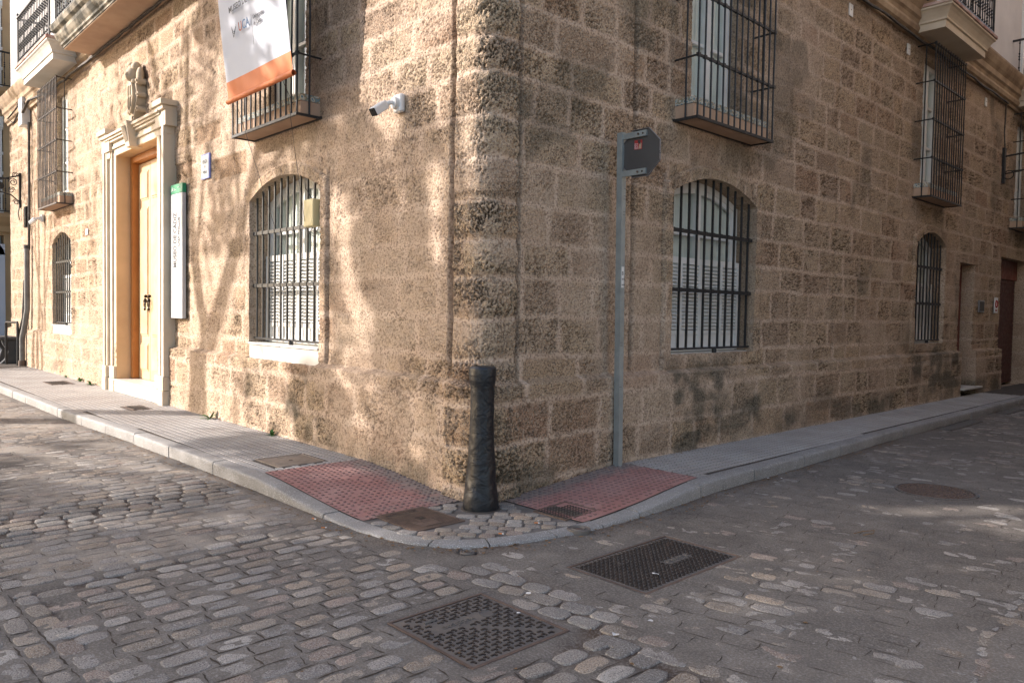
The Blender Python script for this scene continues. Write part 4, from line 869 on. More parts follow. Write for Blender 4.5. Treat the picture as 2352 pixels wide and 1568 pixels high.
# ------------------------------------------------------------------ covers
def cz_(x, y, pv_): return float(swz(x, y)) if pv_ else 0.0
def cover(name, label, x0, x1, y0, y1, style, mat, pave=True, group='utility covers in the ground'):
    zc = lambda x, y: cz_(x, y, pave)+(.003 if pave else .0005)
    t = thing(name, ((x0+x1)/2, (y0+y1)/2, zc((x0+x1)/2, (y0+y1)/2)), label, 'manhole cover', group)
    T = lambda x, y, z: (x, y, z+zc(x, y)); e = .016
    f_ = MB(T); f_.box((x0-e, y0-e, -.06), (x0, y1+e, .003)).box((x1, y0-e, -.06), (x1+e, y1+e, .003)).box((x0, y0-e, -.06), (x1, y0, .003)).box((x0, y1, -.06), (x1, y1+e, .003)); f_.build('cover_frame', 'castrust' if mat != 'steelplate' else 'steelplate', t, bev=.002)
    p = MB(T); g_ = .004; p.box((x0+g_, y0+g_, -.03), (x1-g_, y1-g_, -.001), 1 if style == 'ribs' else 0)
    w, h = x1-x0, y1-y0; cx, cy = (x0+x1)/2, (y0+y1)/2; r = random.Random(hash(style) % 99 if False else len(style))
    def free(x, y, zones): return not any(a < x < b_ and c < y < d_ for a, b_, c, d_ in zones)
    if style == 'ribs':
        zs = [(cx-.035, cx+.035, cy-.03, cy+.05), (cx+.05, x1-.04, cy-.12, cy+.07), (x0+.03, x0+.085, y0+.05, y1-.1)]
        nx = int(w/.0150); ny = int(h/.0150)
        for i in range(nx):
            for j in range(ny):
                x = x0+.010+i*(w-.02)/(nx-1); y = y0+.010+j*(h-.02)/(ny-1)
                if free(x, y, zs): p.box((x-.0048, y-.0048, -.001), (x+.0048, y+.0048, .004))
        p.box((cx+.052, cy-.12, -.001), (x1-.045, cy+.065, .003)); p.text('GAS NATURAL', (x0+.045, y1-.11, .001), (0, -1, 0), (1, 0, 0), .036, .001); p.text('ACOMETIDA', (cx+.062, cy+.06, .004), (0, -1, 0), (1, 0, 0), .028, .001).text('MUNICIPAL', (cx+.10, cy+.06, .004), (0, -1, 0), (1, 0, 0), .028, .001)
    elif style == 'plain':
        p.box((cx-.03, cy-.015, -.0008), (cx+.03, cy+.015, .001)); p.box((cx+.03, cy-.2, -.001), (cx+.13, cy-.09, .001)); p.text('ALUMBRADO', (x0+.06, y1-.06, 0), (0, -1, 0), (1, 0, 0), .04, .001); p.text('AGUA', (cx+.05, cy-.1, .0012), (0, -1, 0), (1, 0, 0), .03, .001)
    elif style == 'zig':
        for i in range(int(w/.030)):
            for j in range(int(h/.034)):
                x = x0+.02+i*.030; y = y0+.02+j*.034
                if x < x1-.02 and y < y1-.02 and not (x < x0+.08 and y > y1-.14): p.obox((x, y, .0015), (.011, .004, 0), (-.0025, .004, 0), (0, 0, .0025), 1); p.obox((x+.009, y+.010, .0015), (.003, .010, 0), (-.003, .001, 0), (0, 0, .0025), 1)
    elif style == 'tread':
        zs = [(cx+.02, cx+.085, cy+.02, cy+.28)]
        i = 0; y = y0+.03
        while y < y1-.03:
            x = x0+.03+(.018 if i % 2 else 0)
            while x < x1-.025:
                if free(x, y, zs):
                    a = PI/2*(i % 2); c_, s_ = math.cos(a), math.sin(a); p.obox((x, y, .001), (.011*c_, .011*s_, 0), (-.0042*s_, .0042*c_, 0), (0, 0, .0025), 1); p.obox((x+.008, y+.004, .001), (.003, .003, 0), (-.006, .006, 0), (0, 0, .0025), 1)
                x += .036
            y += .021; i += 1
        p.text('Telefonica', (cx+.03, cy+.27, .001), (0, -1, 0), (1, 0, 0), .062, .0025, 0, .85); p.box((cx+.085, cy+.03, 0), (cx+.091, cy+.28, .003))
        for (a, b_, r_) in ((x0+.135, cy-.17, .045), (x0+.16, cy+.16, .022)): p.tube([(a+r_*math.cos(k*PI/8), b_+r_*1.25*math.sin(k*PI/8), .0) for k in range(17)], .004, 5)
    elif style == 'hook':
        zs = [(cx-.125, cx-.06, cy-.20, cy+.19)]
        nx, ny = 15, 15
        for i in range(nx):
            for j in range(ny):
                x = x0+.035+i*(w-.07)/(nx-1); y = y0+.035+j*(h-.07)/(ny-1)
                if not free(x, y, zs) or abs((x-x0)/w-(y-y0)/h) < .018: continue
                if (i+j) % 2: p.obox((x, y, .001), (.0048, 0, 0), (0, .014, 0), (0, 0, .0028), 1); p.obox((x+.009, y+.011, .001), (.006, 0, 0), (0, .0045, 0), (0, 0, .0028), 1)
                else: p.obox((x, y, .001), (.012, 0, 0), (0, .0048, 0), (0, 0, .0028), 1); p.obox((x-.010, y-.008, .001), (.0045, 0, 0), (0, .006, 0), (0, 0, .0028), 1)
        p.text('vodafone', (cx-.115, cy+.06, .001), (0, -1, 0), (1, 0, 0), .062, .002, 0, .9); p.text('EN-124', (cx-.0, cy+.18, .001), (0, -1, 0), (1, 0, 0), .026, .001); p.text('EN-124', (cx+.05, cy-.06, .001), (0, -1, 0), (1, 0, 0), .026, .001)
        p.tube([(cx-.10+.042*math.cos(k*PI/8), cy+.15+.045*math.sin(k*PI/8), .0) for k in range(17)], .0025, 5)
        p.tube([(x0+.12, y0+.12, .001), (x0+.12, y0+.2, .001)], .008, 6)
    pl_ = p.build('cover_plate', [mat, 'castdark'], t)
    h_ = MB(T)
    if style == 'ribs': h_.box((cx-.03, cy-.02, .0), (cx+.03, cy+.018, .0012)).box((cx-.012, cy+.02, .0), (cx+.03, cy+.04, .0012)); h_.build('keyhole', 'dark', pl_)
    if style == 'plain': h_.tube([(cx, cy, -.001), (cx, cy, .0016)], .02, 10); h_.build('keyhole', 'dark', pl_)
    if style == 'tread':
        for a, b_ in ((cx-.17, y1-.14),): MB(T).box((a-.02, b_-.035, .0), (a+.02, b_+.035, .0014)).build('keyhole', 'castrust', pl_)
    return t
cover('manhole_cover', 'smooth brown steel cover set in the ribbed grey pavement beside the left red tactile paving', *COVERS[0], 'plain', 'steelplate')
cover('manhole_cover', 'finely ribbed rusty cast iron cover just left of the black bollard', *COVERS[1], 'ribs', 'castrust')
cover('manhole_cover', 'small dark patterned cover between the bollard and the right red tactile paving', *COVERS[2], 'zig', 'cast')
cover('manhole_cover', 'long dark iron telephone cover in the road below the dropped kerb', *COVERS[3], 'tread', 'cast', False)
vc = cover('manhole_cover', 'large square dark cover with hook shaped treads in the cobbles nearest the camera', *COVERS[4], 'hook', 'cast', False)
cover('manhole_cover', 'small grate in the pavement in front of the wooden door', -7.20, -6.75, -.65, -.43, 'zig', 'cast')
cover('manhole_cover', 'far oval looking cover in the sunlit pavement beyond the stone doorway', -11.9, -11.25, -.69, -.35, 'zig', 'castrust')
for (a, b_, c, d_) in ((1.42, 1.55, -1.47, -1.38), (2.07, 2.17, -1.32, -1.21)): pass
t = thing('manhole_cover', (2.36, 3.6, 0), 'round rusty cast iron cover in the shaded street on the right', 'manhole cover', 'utility covers in the ground')
b = MB(); b.lathe((2.36, 3.6, 0), [(.345, -.05), (.345, .004), (.322, .004), (.322, -.03)], 40); b.build('cover_frame', 'cast', t)
b = MB(); b.lathe((2.36, 3.6, 0), [(.316, -.04), (.316, .000)], 40)
for ring_, n, l in ((.29, 38, .016), (.25, 30, .016), (.21, 24, .015), (.165, 18, .015), (.12, 12, .015), (.075, 8, .012)):
    for k in range(n):
        a = 2*PI*(k+.5*(ring_ > .2))/n; ca, sa = math.cos(a), math.sin(a); b.obox((2.36+ring_*ca, 3.6+ring_*sa, .001), (.007*ca, .007*sa, 0), (-l*sa, l*ca, 0), (0, 0, .0045)) if k % 2 else b.obox((2.36+ring_*ca, 3.6+ring_*sa, .001), (.014*ca, .014*sa, 0), (-.006*sa, .006*ca, 0), (0, 0, .0045))
b.box((2.355, 3.5, 0), (2.365, 3.7, .005)).box((2.28, 3.595, 0), (2.44, 3.605, .005)); b.build('cover_plate', 'castrust', t)
for (x, y, r, z, lb) in ((1.10, .0, .088, .028, 'small round iron cap let into the kerb right of the bollard'), (.92, -.91, .052, -.002, 'tiny round iron cap in the road just below the curved kerb')):
    t = thing('valve_cap', (x, y, z), lb, 'valve cover', 'small round caps'); b = MB(); b.lathe((x, y, z), [(r, -.05), (r, .006), (r*.88, .009), (r*.80, .003), (r*.6, .003), (r*.56, .009), (r*.48, .009), (r*.44, -.002)], 24); b.build('cap_ring', 'cast', t, smooth=True)
    b = MB(); b.lathe((x, y, z), [(r*.40, -.02), (r*.38, .001), (r*.1, .002)], 16); b.build('cap_lid', 'castrust', t)
for (y0, y1, lb) in ((8.0, 9.5, 'long dark drain grate along the right kerb, nearer one'), (10.95, 12.0, 'short dark drain grate along the right kerb, farther one')):
    t = thing('drain_grate', (1.08, (y0+y1)/2, 0), lb, 'drain grate', 'drains along the right kerb'); b = MB(); b.box((1.00, y0, -.02), (1.19, y0+.02, .016)).box((1.00, y1-.02, -.02), (1.19, y1, .016)).box((1.0, y0, -.02), (1.015, y1, .016)).box((1.175, y0, -.02), (1.19, y1, .016)); b.build('grate_frame', 'cast', t)
    b = MB(); y = y0+.03
    while y < y1-.04: b.box((1.015, y, -.01), (1.175, y+.018, .012)); y += .036
    b.build('grate_bars', 'cast', t); b = MB(); b.box((1.015, y0+.02, -.015), (1.175, y1-.02, .007)); b.build('grate_shadow_pit', 'dark', t)  # dark infill stands in for the shade below the bars
# ------------------------------------------------------------------ banner
BX0, BX1, BZ0, BZ1 = -3.90, -2.36, 3.96, 6.75
bo = lambda z: .50+.115*(z-3.95)
t = thing('banner', (-3.13, -.5, 3.95), 'white hanging banner with orange foot and grey lettering in front of the upper window', 'banner')
def sheet(mb, z0, z1, m=0, th=.003):
    nx, nz = 16, 14; vs = []
    for k in (0, 1):
        for i in range(nx+1):
            for j in range(nz+1):
                x = BX0+(BX1-BX0)*i/nx; z = z0+(z1-z0)*j/nz; wv = .010*math.sin((i/nx)*6.3+z*.7)+.006*math.sin(z*3+i*.4); vs.append((x, -(bo(z)+wv)+k*th, z))
    q = (nx+1)*(nz+1); fs = []
    for i in range(nx):
        for j in range(nz): a = i*(nz+1)+j; fs += [(a, a+nz+1, a+nz+2, a+1), (q+a, q+a+1, q+a+nz+2, q+a+nz+1)]
    mb.add(vs, fs, m)
b = MB(); sheet(b, 4.165, BZ1); cl = b.build('banner_cloth', 'banner', t, smooth=True, recalc=False); b = MB(); sheet(b, BZ0, 4.165); ob_ = b.build('banner_foot', 'bannero', t, smooth=True, recalc=False)
b = MB(); b.tube([(BX0-.02, -.502, BZ0-.005), (BX1+.02, -.502, BZ0-.005)], .028, 12, cap=False); b.build('foot_tube', 'bannero', ob_, smooth=True)
b = MB(); b.tube([(BX0-.1, -bo(BZ1), BZ1), (BX1+.1, -bo(BZ1), BZ1)], .02, 8); b.tube([(BX0+.2, .0, BZ1+.05), (BX0+.2, -bo(BZ1)-.05, BZ1)], .016, 6); b.tube([(BX1-.2, .0, BZ1+.05), (BX1-.2, -bo(BZ1)-.05, BZ1)], .016, 6); b.build('banner_pole', 'galv', t)
upv = Vector((0, -.115, 1)).normalized(); o_ = lambda x, z: (x, -(bo(z)+.0175), z)
b = MB(); b.text('MUSEO DE CÁDIZ', o_(-3.62, 4.845), (1, 0, 0), upv, .085, .0008, 0, 1.12, bold=.001); b.build('banner_lettering', 'letgrey', cl); b = MB(); b.text('Universidad', o_(-3.065, 4.645), (1, 0, 0), upv, .058, .0008, 0, .92, bold=.0012); b.build('banner_lettering', 'letgrey', cl); b = MB(); b.text('de Cádiz', o_(-3.065, 4.578), (1, 0, 0), upv, .058, .0008, 0, .92, bold=.0012); b.build('banner_lettering', 'letgrey', cl); b = MB(); b.obox(o_(-3.10, 4.55), (.0018, 0, 0), (0, .0008, 0), upv*.15); b.build('divider_line', 'letgrey', cl); b = MB()
for k in range(4):
    for sg in (-1, 1): r = .016+.013*k; b.tube([(-3.545+sg*r*math.sin(u_)*1.0, -(bo(4.63)+.018), 4.60+.02*k-.055*math.cos(u_)+.028) for u_ in [i*PI/14 for i in range(0, 9)]], .0020, 4)
b.build('banner_emblem', 'letgrey', cl)
b = MB(); b.text('U', o_(-3.425, 4.605), (1, 0, 0), upv, .135, .0008, 0, .95, bold=.0015); b.build('banner_letter', 'letorange', cl); b = MB(); b.text('CA', o_(-3.332, 4.605), (1, 0, 0), upv, .135, .0008, 0, .95, bold=.0015); b.build('banner_letter', 'letblue', cl)
b = MB()
for (x0, x1) in ((-3.72, -3.62), (-2.52, -2.9)): b.tube([(x0, -.50, 3.94), (x0+(x1-x0)*.5, -.30, 3.3), (x1, -.07, 2.55)], .003, 4)
b.tube([(-3.3, -.5, 3.95), (-3.2, -.29, 4.29)], .003, 4).tube([(-2.6, -.5, 3.95), (-2.75, -.29, 3.75)], .003, 4); b.build('tie_cord', 'cable', t)
# ------------------------------------------------------------------ signs and devices on the sunlit wall
t = thing('museum_sign', (-6.73, 0, 1.44), 'tall narrow white museum sign with green top beside the stone doorway', 'sign')
b = MB(TL); b.box((-6.96, .02, 1.44), (-6.50, .075, 3.255)); pn_ = b.build('sign_panel', 'signw', t, bev=.004); b = MB(TL); b.box((-6.962, .02, 3.257), (-6.498, .077, 3.39)); gt = b.build('sign_header', 'green', t)
b = MB(); b.text('MUSEO DE CÁDIZ', (-6.73, -.0768, 2.18), (0, 0, 1), (-1, 0, 0), .165, .001, 0, .60, bold=.0045).text('CASA PINILLOS', (-6.60, -.0768, 2.48), (0, 0, 1), (-1, 0, 0), .10, .001, 0, .62, bold=.003).box((-6.635, -.0768, 1.6), (-6.63, -.076, 2.38)); b.build('sign_lettering', 'letgrey', pn_)
b = MB(); b.text('A', (-6.92, -.0788, 3.29), (1, 0, 0), (0, 0, 1), .10, .0006); b.build('header_lettering', 'letwhite', gt); b = MB(); b.text('Junta\nde Andalucía', (-6.84, -.0788, 3.325), (1, 0, 0), (0, 0, 1), .022, .0005); b.build('header_lettering', 'letwhite', gt); b = MB(); b.text('Consejería de Cultura', (-6.70, -.0788, 3.335), (1, 0, 0), (0, 0, 1), .016, .0005); b.build('header_lettering', 'letwhite', gt)
t = thing('street_name_plate', (-5.8, 0, 3.38), 'white glazed street name tile with blue border reading PLAZA DE MINA', 'street sign')
b = MB(TL); b.box((-5.94, .0, 3.37), (-5.665, .022, 3.705)); bp = b.build('plate_border', 'tileblue', t); b = MB(TL); b.box((-5.922, .0, 3.388), (-5.683, .026, 3.687)); wp = b.build('plate_face', 'tilewhite', t)
for s_, z, h, sx_ in (('PLAZA', 3.575, .075, .72), ('DE', 3.515, .045, .8), ('MINA', 3.43, .072, .80)): MB().text(s_, (-5.80, -.027, z), (1, 0, 0), (0, 0, 1), h, .0005, 0, sx_, 'CENTER').build('plate_lettering', 'letdark', wp)
t = thing('junction_box', (-2.8, -.03, 2.5), 'cream plastic box wired to the bars of the arched window', 'junction box'); b = MB(TL); b.box((-2.93, -.02, 2.50), (-2.72, .075, 2.80)); b.build('box_body', 'yellowp', t, bev=.012, bseg=2)
b = MB(); b.tube([(-2.86, -.0, 2.80), (-2.95, -.04, 2.93), (-2.97, -.02, 3.06), (-2.90, .03, 3.1)], .006, 5); b.build('box_cable', 'cable', t); b = MB(); b.tube([(-2.85, -.0, 2.5), (-2.9, -.03, 2.44), (-2.83, .0, 2.40), (-2.78, .03, 2.5)], .005, 5); b.build('box_cable', 'cable', t)
def seccam(x, z, lb, yaw=0.0, sc_=1.):
    t = thing('security_camera', (x, 0, z), lb, 'security camera', 'security cameras'); S = lambda a, o, zz: (x+sc_*a, -sc_*o, z+sc_*zz)
    b = MB(S); b.box((-.055, .0, -.085), (.075, .055, .085)); b.lathe((0, 0, 0), [(0.001, 0)], 3) if False else None; b.build('mount_plate', 'plastic', t, bev=.02*sc_, bseg=3)
    b = MB(S); b.tube([(.0, .05, .0), (-.005, .085, .0)], .055, 14); b.tube([(-.0, .08, .0), (-.01, .12, -.005), (-.03, .15, -.03)], .022, 8); b.ball((-.03, .14, -.02), .032, 10); b.build('swivel_arm', 'plastic', t, smooth=True)
    d_ = Vector((math.sin(yaw), math.cos(yaw), -.72)).normalized(); c0 = Vector((-.035, .16, -.03)); b = MB(S); c_ = c0+d_*.075; sx_ = d_.cross(Vector((0, 0, 1))).normalized(); uz = sx_.cross(d_)
    b.obox(c_, sx_*.040, d_*.085, uz*.040); hb = b.build('camera_housing', 'plastic', t, bev=.012*sc_, bseg=2); b = MB(S); b.obox(c_+d_*.087, sx_*.036, d_*.004, uz*.036); b.build('lens', 'blackp', hb)
seccam(-1.21, 3.53, 'white security camera on the sunlit wall near the building corner', .12); seccam(-15.15, 3.56, 'white security camera near the drainpipe at the far left', -.9)
t = tag(MB(TL).box((-11.72, .0, 2.97), (-11.58, .012, 3.09)).build('wall_tag', 'letwhite'), 'tiny pale metal plate between the doorway and the far arched window', 'plate')
for i, (y, z, lb) in enumerate(((6.9, 6.0, 'small white plaque under the cornice nearest the corner on the shaded wall'), (9.14, 6.0, 'small white plaque under the cornice just left of the far box grille'), (13.38, 6.0, 'small white plaque under the cornice right of the far box grille'), (2.35, 6.3, 'small white plaque near the top of the shaded wall'))):
    if i == 3: continue
    b = MB(TR); b.box((y-.06, .0, z-.08), (y+.06, .014, z+.09)).box((y-.008, .014, z), (y+.008, .016, z+.02), 1); tag(b.build('wall_plaque', ['plastic', 'dark'], bev=.002), lb, 'plaque', 'white plaques below the cornice')
t = thing('intercom', (0, 13.57, 1.77), 'bronze coloured intercom panel right of the side door', 'intercom'); b = MB(TR); b.box((13.40, 0, 1.77), (13.74, .03, 2.02)); pp = b.build('intercom_frame', 'alu', t, bev=.004); b = MB(TR); b.box((13.43, .03, 1.80), (13.71, .034, 1.99)); b.build('intercom_panel', 'bronze', pp)
t = thing('no_parking_sign', (0, 14.5, 1.77), 'small white plate with a red ring beside the garage shutter', 'sign'); b = MB(TR); b.box((14.40, .03, 1.77), (14.64, .045, 2.10)); pp = b.build('sign_plate', 'plastic', t)
b = MB(TR); b.tube([(14.52+.07*math.cos(k*PI/10), .046, 1.96+.07*math.sin(k*PI/10)) for k in range(21)], .014, 6).box((14.46, .045, 1.81), (14.58, .048, 1.84)); b.build('red_ring', 'red', pp)
# drainpipe, cables, lamps
t = thing('drainpipe', (-16.4, -.06, .13), 'dark and grey drainpipe running down the sunlit wall at the far left', 'drainpipe')
b = MB(); b.tube([(-16.30, -.05, 5.9), (-16.33, -.05, 4.0), (-16.40, -.05, 2.9)], .028, 8); b.build('upper_pipe', 'cable', t, smooth=True)
b = MB(); b.tube([(-16.40, -.09, 3.0), (-16.42, -.09, 1.5), (-16.5, -.12, 1.15), (-16.62, -.16, .8), (-16.62, -.16, .13)], .06, 10); b.tube([(-16.40, -.09, 2.94), (-16.40, -.09, 3.02)], .072, 10, 1).tube([(-16.62, -.16, .12), (-16.62, -.16, .26)], .085, 10, 2); b.build('lower_pipe', ['pipe', 'cable', 'castrust'], t, smooth=True)
b = MB(); b.tube([(-16.8, -.05, 2.2), (-16.85, -.08, 1.3), (-16.95, -.14, .9), (-16.95, -.14, .13)], .045, 8); tag(b.build('standpipe', 'cable', smooth=True), 'slim black pipe beside the grey drainpipe at the far left', 'pipe')
b = MB(); b.tube([(-17.4, -.35, .13), (-17.4, -.35, 1.12), (-17.3, -.35, 1.17), (-16.95, -.2, 1.17), (-16.9, -.2, 1.12), (-16.9, -.2, .13)], .03, 8); tag(b.build('hoop_rail', 'iron', smooth=True), 'black metal hoop rail protecting the pipes', 'rail')
t = thing('junction_cabinet', (-16.6, -.05, 5.9), 'white cable cabinet high on the wall at the far left', 'cabinet'); b = MB(TL); b.box((-16.78, .0, 5.85), (-16.38, .18, 6.5)); b.build('cabinet_body', 'plastic', t, bev=.01)
b = MB(TL); b.box((-16.7, .0, 3.45), (-16.5, .10, 3.95)); tag(b.build('meter_box', 'blackp', bev=.01), 'small black box on the drainpipe at the far left', 'box')
def cab(pts, r=.012): return [(p[0], p[1], p[2]) for p in pts]
b = MB(); pts = [(-16.5, -.10, 6.45), (-16.0, -.22, 6.05), (-15.0, -.3, 6.12), (-14.5, -.12, 6.2)]+[(-14.4+.25*i, -.09-.01*(i % 3), 6.17-.012*math.sin(i*1.3)) for i in range(12)]+[(-11.3+.3*i, -.06-.012*(i % 2), 6.20+.008*math.sin(i*2.1)) for i in range(22)]
b.tube(pts, .026, 6).tube([(p[0], p[1]-.03, p[2]-.03+.015*math.sin(i)) for i, p in enumerate(pts)], .014, 5).tube([(-16.55, -.1, 6.4), (-16.9, -.25, 5.95), (-17.3, -.3, 6.1), (-16.8, -.2, 6.3), (-17.2, -.1, 6.5)], .018, 5)
tag(b.build('wall_cable', 'cable', smooth=True), 'bundle of black cables running under the left cornice', 'cable')
b = MB(); pts = [(.10+.01*math.sin(i), 2+.3*i, 6.20+.01*math.sin(i*1.7)) for i in range(43)]; b.tube(pts, .022, 6).tube([(p[0]+.02, p[1], p[2]-.02) for p in pts], .012, 5); b.tube([(.05, 14.62, 6.2), (.04, 14.66, 6.0), (.04, 14.62, 5.6), (.04, 14.72, 5.25)], .014, 6)
tag(b.build('wall_cable', 'cable', smooth=True), 'black cable along the shaded right hand cornice, dropping to the wall lamp', 'cable')
def scroll(c, r0, turns, y0=0, n=26, s=1):
    return [(c[0], c[1]-s*(r0*(1-.75*i/n))*math.cos(turns*2*PI*i/n), c[2]+(r0*(1-.75*i/n))*math.sin(turns*2*PI*i/n)) for i in range(n+1)]
t = thing('lamp_bracket', (-17.5, 0, 4.4), 'ornate scrolled wrought iron wall bracket at the far left', 'wall bracket')
b = MB(); b.box((-17.53, -.04, 4.0), (-17.47, 0, 4.86)); c0 = (-17.5, 0, 0)
b.tube([(-17.5, -.03, 4.80), (-17.5, -.25, 4.72), (-17.5, -.6, 4.60), (-17.5, -.9, 4.58), (-17.5, -1.2, 4.62)], .018, 6)
b.tube([(-17.5, -.03, 4.15), (-17.5, -.2, 4.3), (-17.5, -.5, 4.38), (-17.5, -.8, 4.5), (-17.5, -1.1, 4.6)], .016, 6)
for (y, z, r, s) in ((-.16, 4.62, .10, 1), (-.45, 4.50, .11, 1), (-.20, 4.42, .08, -1), (-.75, 4.55, .07, 1), (-.12, 4.80, .07, -1), (-.10, 4.14, .07, 1)): b.tube(scroll((-17.5, y, z), r, 1.6, s=s), .011, 5)
b.tube([(-17.515, -.43, 4.5), (-17.485, -.43, 4.5)], .085, 16); b.tube([(-17.5, -.03, 4.05), (-17.5, -.06, 3.85), (-17.5, -.03, 3.7)], .014, 5); b.build('scrollwork', 'iron', t, smooth=True)
b = MB(); b.lathe((-17.5, -1.2, 4.62), [(.02, 0), (.14, .1), (.18, .5), (.1, .6), (.03, .7)], 8); b.build('lantern', 'iron', t)
t = thing('wall_lamp', (0, 14.75, 4.9), 'black iron wall lamp arm on the shaded wall near the right edge', 'wall lamp')
b = MB(); b.box((0, 14.69, 4.55), (.05, 14.81, 5.30)); b.tube([(.03, 14.75, 5.12), (.5, 14.75, 5.16), (1.2, 14.75, 5.18)], .02, 6); b.tube([(.03, 14.75, 4.75), (.35, 14.75, 4.78), (.7, 14.75, 4.95), (.95, 14.75, 5.15)], .013, 6); b.tube([(.12+.09*math.cos(k*PI/8), 14.75, 4.72+.09*math.sin(k*PI/8)) for k in range(17)], .011, 5); b.build('lamp_arm', 'iron', t)
b = MB(); b.lathe((1.2, 14.75, 4.62), [(.05, 0), (.14, .05), (.19, .42), (.12, .5), (.03, .58)], 8); b.build('lantern', 'iron', t)
# bench end at the far left
t = thing('stone_bench', (-18.0, -.3, .13), 'dark console legged bench against the wall at the far left', 'bench')
b = MB(); b.box((-18.6, -.48, .72), (-17.5, -.06, .80)); b.build('seat', 'slate', t, bev=.02)
for x in (-18.5, -17.7):
    b = MB(); b.prism([(x, -.42, .72), (x, -.38, .6), (x, -.28, .45), (x, -.34, .25), (x, -.45, .13), (x, -.08, .13), (x, -.08, .72)], (.12, 0, 0)); b.build('leg', 'slate', t, bev=.015)
# weeds and litter
def weed(x, y, r, n, lb, seed):
    rr_ = random.Random(seed); b = MB(); z0 = float(swz(x, y))
    for i in range(n):
        a = rr_.uniform(0, 2*PI); l = r*rr_.uniform(.6, 1.15); el = rr_.uniform(.15, 1.2); d_ = Vector((math.cos(a)*math.cos(el), math.sin(a)*math.cos(el)-.15, math.sin(el))).normalized(); s_ = d_.cross(Vector((0, 0, 1))).normalized(); p0 = Vector((x, y, z0)); wd = l*.13
        pts = [p0, p0+d_*l*.35+s_*wd, p0+d_*l*.75+s_*wd*.8+Vector((0, 0, -.1*l)), p0+d_*l+Vector((0, 0, -.25*l)), p0+d_*l*.75-s_*wd*.8+Vector((0, 0, -.1*l)), p0+d_*l*.35-s_*wd]
        b.add([tuple(q) for q in pts], [(0, 1, 2, 5), (5, 2, 4), (2, 3, 4)] if False else [(0, 1, 5), (1, 2, 4, 5), (2, 3, 4)])
    t_ = b.build('weed', 'weed', recalc=False); tag(t_, lb, 'plant', 'weeds at the foot of the wall')
weed(-5.28, -.16, .16, 16, 'leafy green rosette weed at the foot of the sunlit wall, biggest of the weeds', 1); weed(-3.55, -.13, .09, 22, 'low bushy weed below the left end of the arched window', 2)
weed(-11.65, -.13, .13, 16, 'pale weed just left of the stone doorway, middle one of three', 3); weed(-10.85, -.15, .15, 18, 'weed touching the left pillar of the stone doorway', 4); weed(-12.7, -.13, .09, 12, 'small weed below the far arched window', 5)
def zrd(x, y): return float(mortz(np.array([x]), np.array([y]))[0]) if bool(inroad(np.array([x]), np.array([y]))[0]) else float(swz(x, y))
for i, (x, y, a, lb) in enumerate(((-.42, -1.31, .2, 'cigarette butt against the kerb on the left'), (-.17, -1.37, 1.0, 'cigarette butt in the road near the left of the curved kerb'), (.81, -.15, .6, 'orange cigarette butt on the corner setts right of the bollard'), (.84, -.54, .4, 'cigarette butt on the kerb in front of the bollard'))):
    z = zrd(x, y)+.016; c_, s_ = math.cos(a)*.014, math.sin(a)*.014; b = MB(); b.tube([(x-c_, y-s_, z), (x+c_, y+s_, z)], .0048, 8); b.tube([(x+c_, y+s_, z), (x+c_*1.8, y+s_*1.8, z)], .0046, 8, 1); tag(b.build('cigarette_butt', ['butt', 'paper'], smooth=True), lb, 'cigarette butt', 'cigarette butts')
def flake(mb, x, y, r, m, rr_, lift=.012, curl=.3):
    z = zrd(x, y)+lift; n = 7; a0 = rr_.uniform(0, 6); el = rr_.uniform(.45, 1); vs = [(x, y, z+r*curl*.3)]
    for k in range(n): a = a0+2*PI*k/n; q = rr_.uniform(.7, 1.2)*r; ux = q*math.cos(a-a0); uy = q*el*math.sin(a-a0); vs.append((x+ux*math.cos(a0)-uy*math.sin(a0), y+ux*math.sin(a0)+uy*math.cos(a0), z+rr_.uniform(0, curl)*r))
    mb.add(vs, [(0, 1+k, 1+(k+1) % n) for k in range(n)], m)
LB = ['white scrap beside the right kerb, nearer one', 'white scrap beside the right kerb, farther one', 'white chip on the loose setts between the two big covers', 'white shell-like scrap right of the square cover', 'white scrap on the loose setts far right of the square cover', 'bird dropping on the long telephone cover', 'pale pebble left of the square cover', 'white dot by the kerb edge near the bollard', 'white speck on the sunlit road by the left kerb']
for (x, y, r), lb in zip(((1.11, 2.79, .018), (1.19, 2.9, .014), (1.73, -1.14, .02), (2.41, -1.2, .02), (2.44, -.95, .016), (2.03, -.34, .028), (1.91, -1.39, .014), (.78, -.10, .012), (-3.81, -1.45, .02)), LB):
    b = MB(); flake(b, x, y, r, 0, rnd, .016); tag(b.build('litter_scrap', 'paper', recalc=False), lb, 'litter', 'scraps of litter')
b = MB(); b.tube([(2.47, 1.50, .02), (2.50, 1.60, .025), (2.54, 1.70, .02), (2.57, 1.60, .024), (2.53, 1.52, .018)], .003, 5); tag(b.build('twig', 'dleaf', smooth=True), 'looped dry twig lying in the shaded street', 'twig')
b = MB(); rr_ = random.Random(3)
for i in range(1500):
    if rr_.random() < .62:
        t_ = rr_.uniform(kd[4], kd[-1]*.62); o = -abs(rr_.gauss(.02, .07)); x, y = kpt(t_, o)
        if rr_.random() > .35+.6*float(fbm(np.array([t_*1.2]), np.array([0.]), 2, 160)[0]): continue
    else:
        x = rr_.uniform(-3.2, 4.2); y = rr_.uniform(-3.8, 3)
        if not inroad(np.array([x]), np.array([y]))[0] or (rubble(np.array([x]), np.array([y]))[0] < .4 and rr_.random() > .10): continue
    flake(b, float(x), float(y), rr_.uniform(.005, .015), 0, rr_, .004, .5)
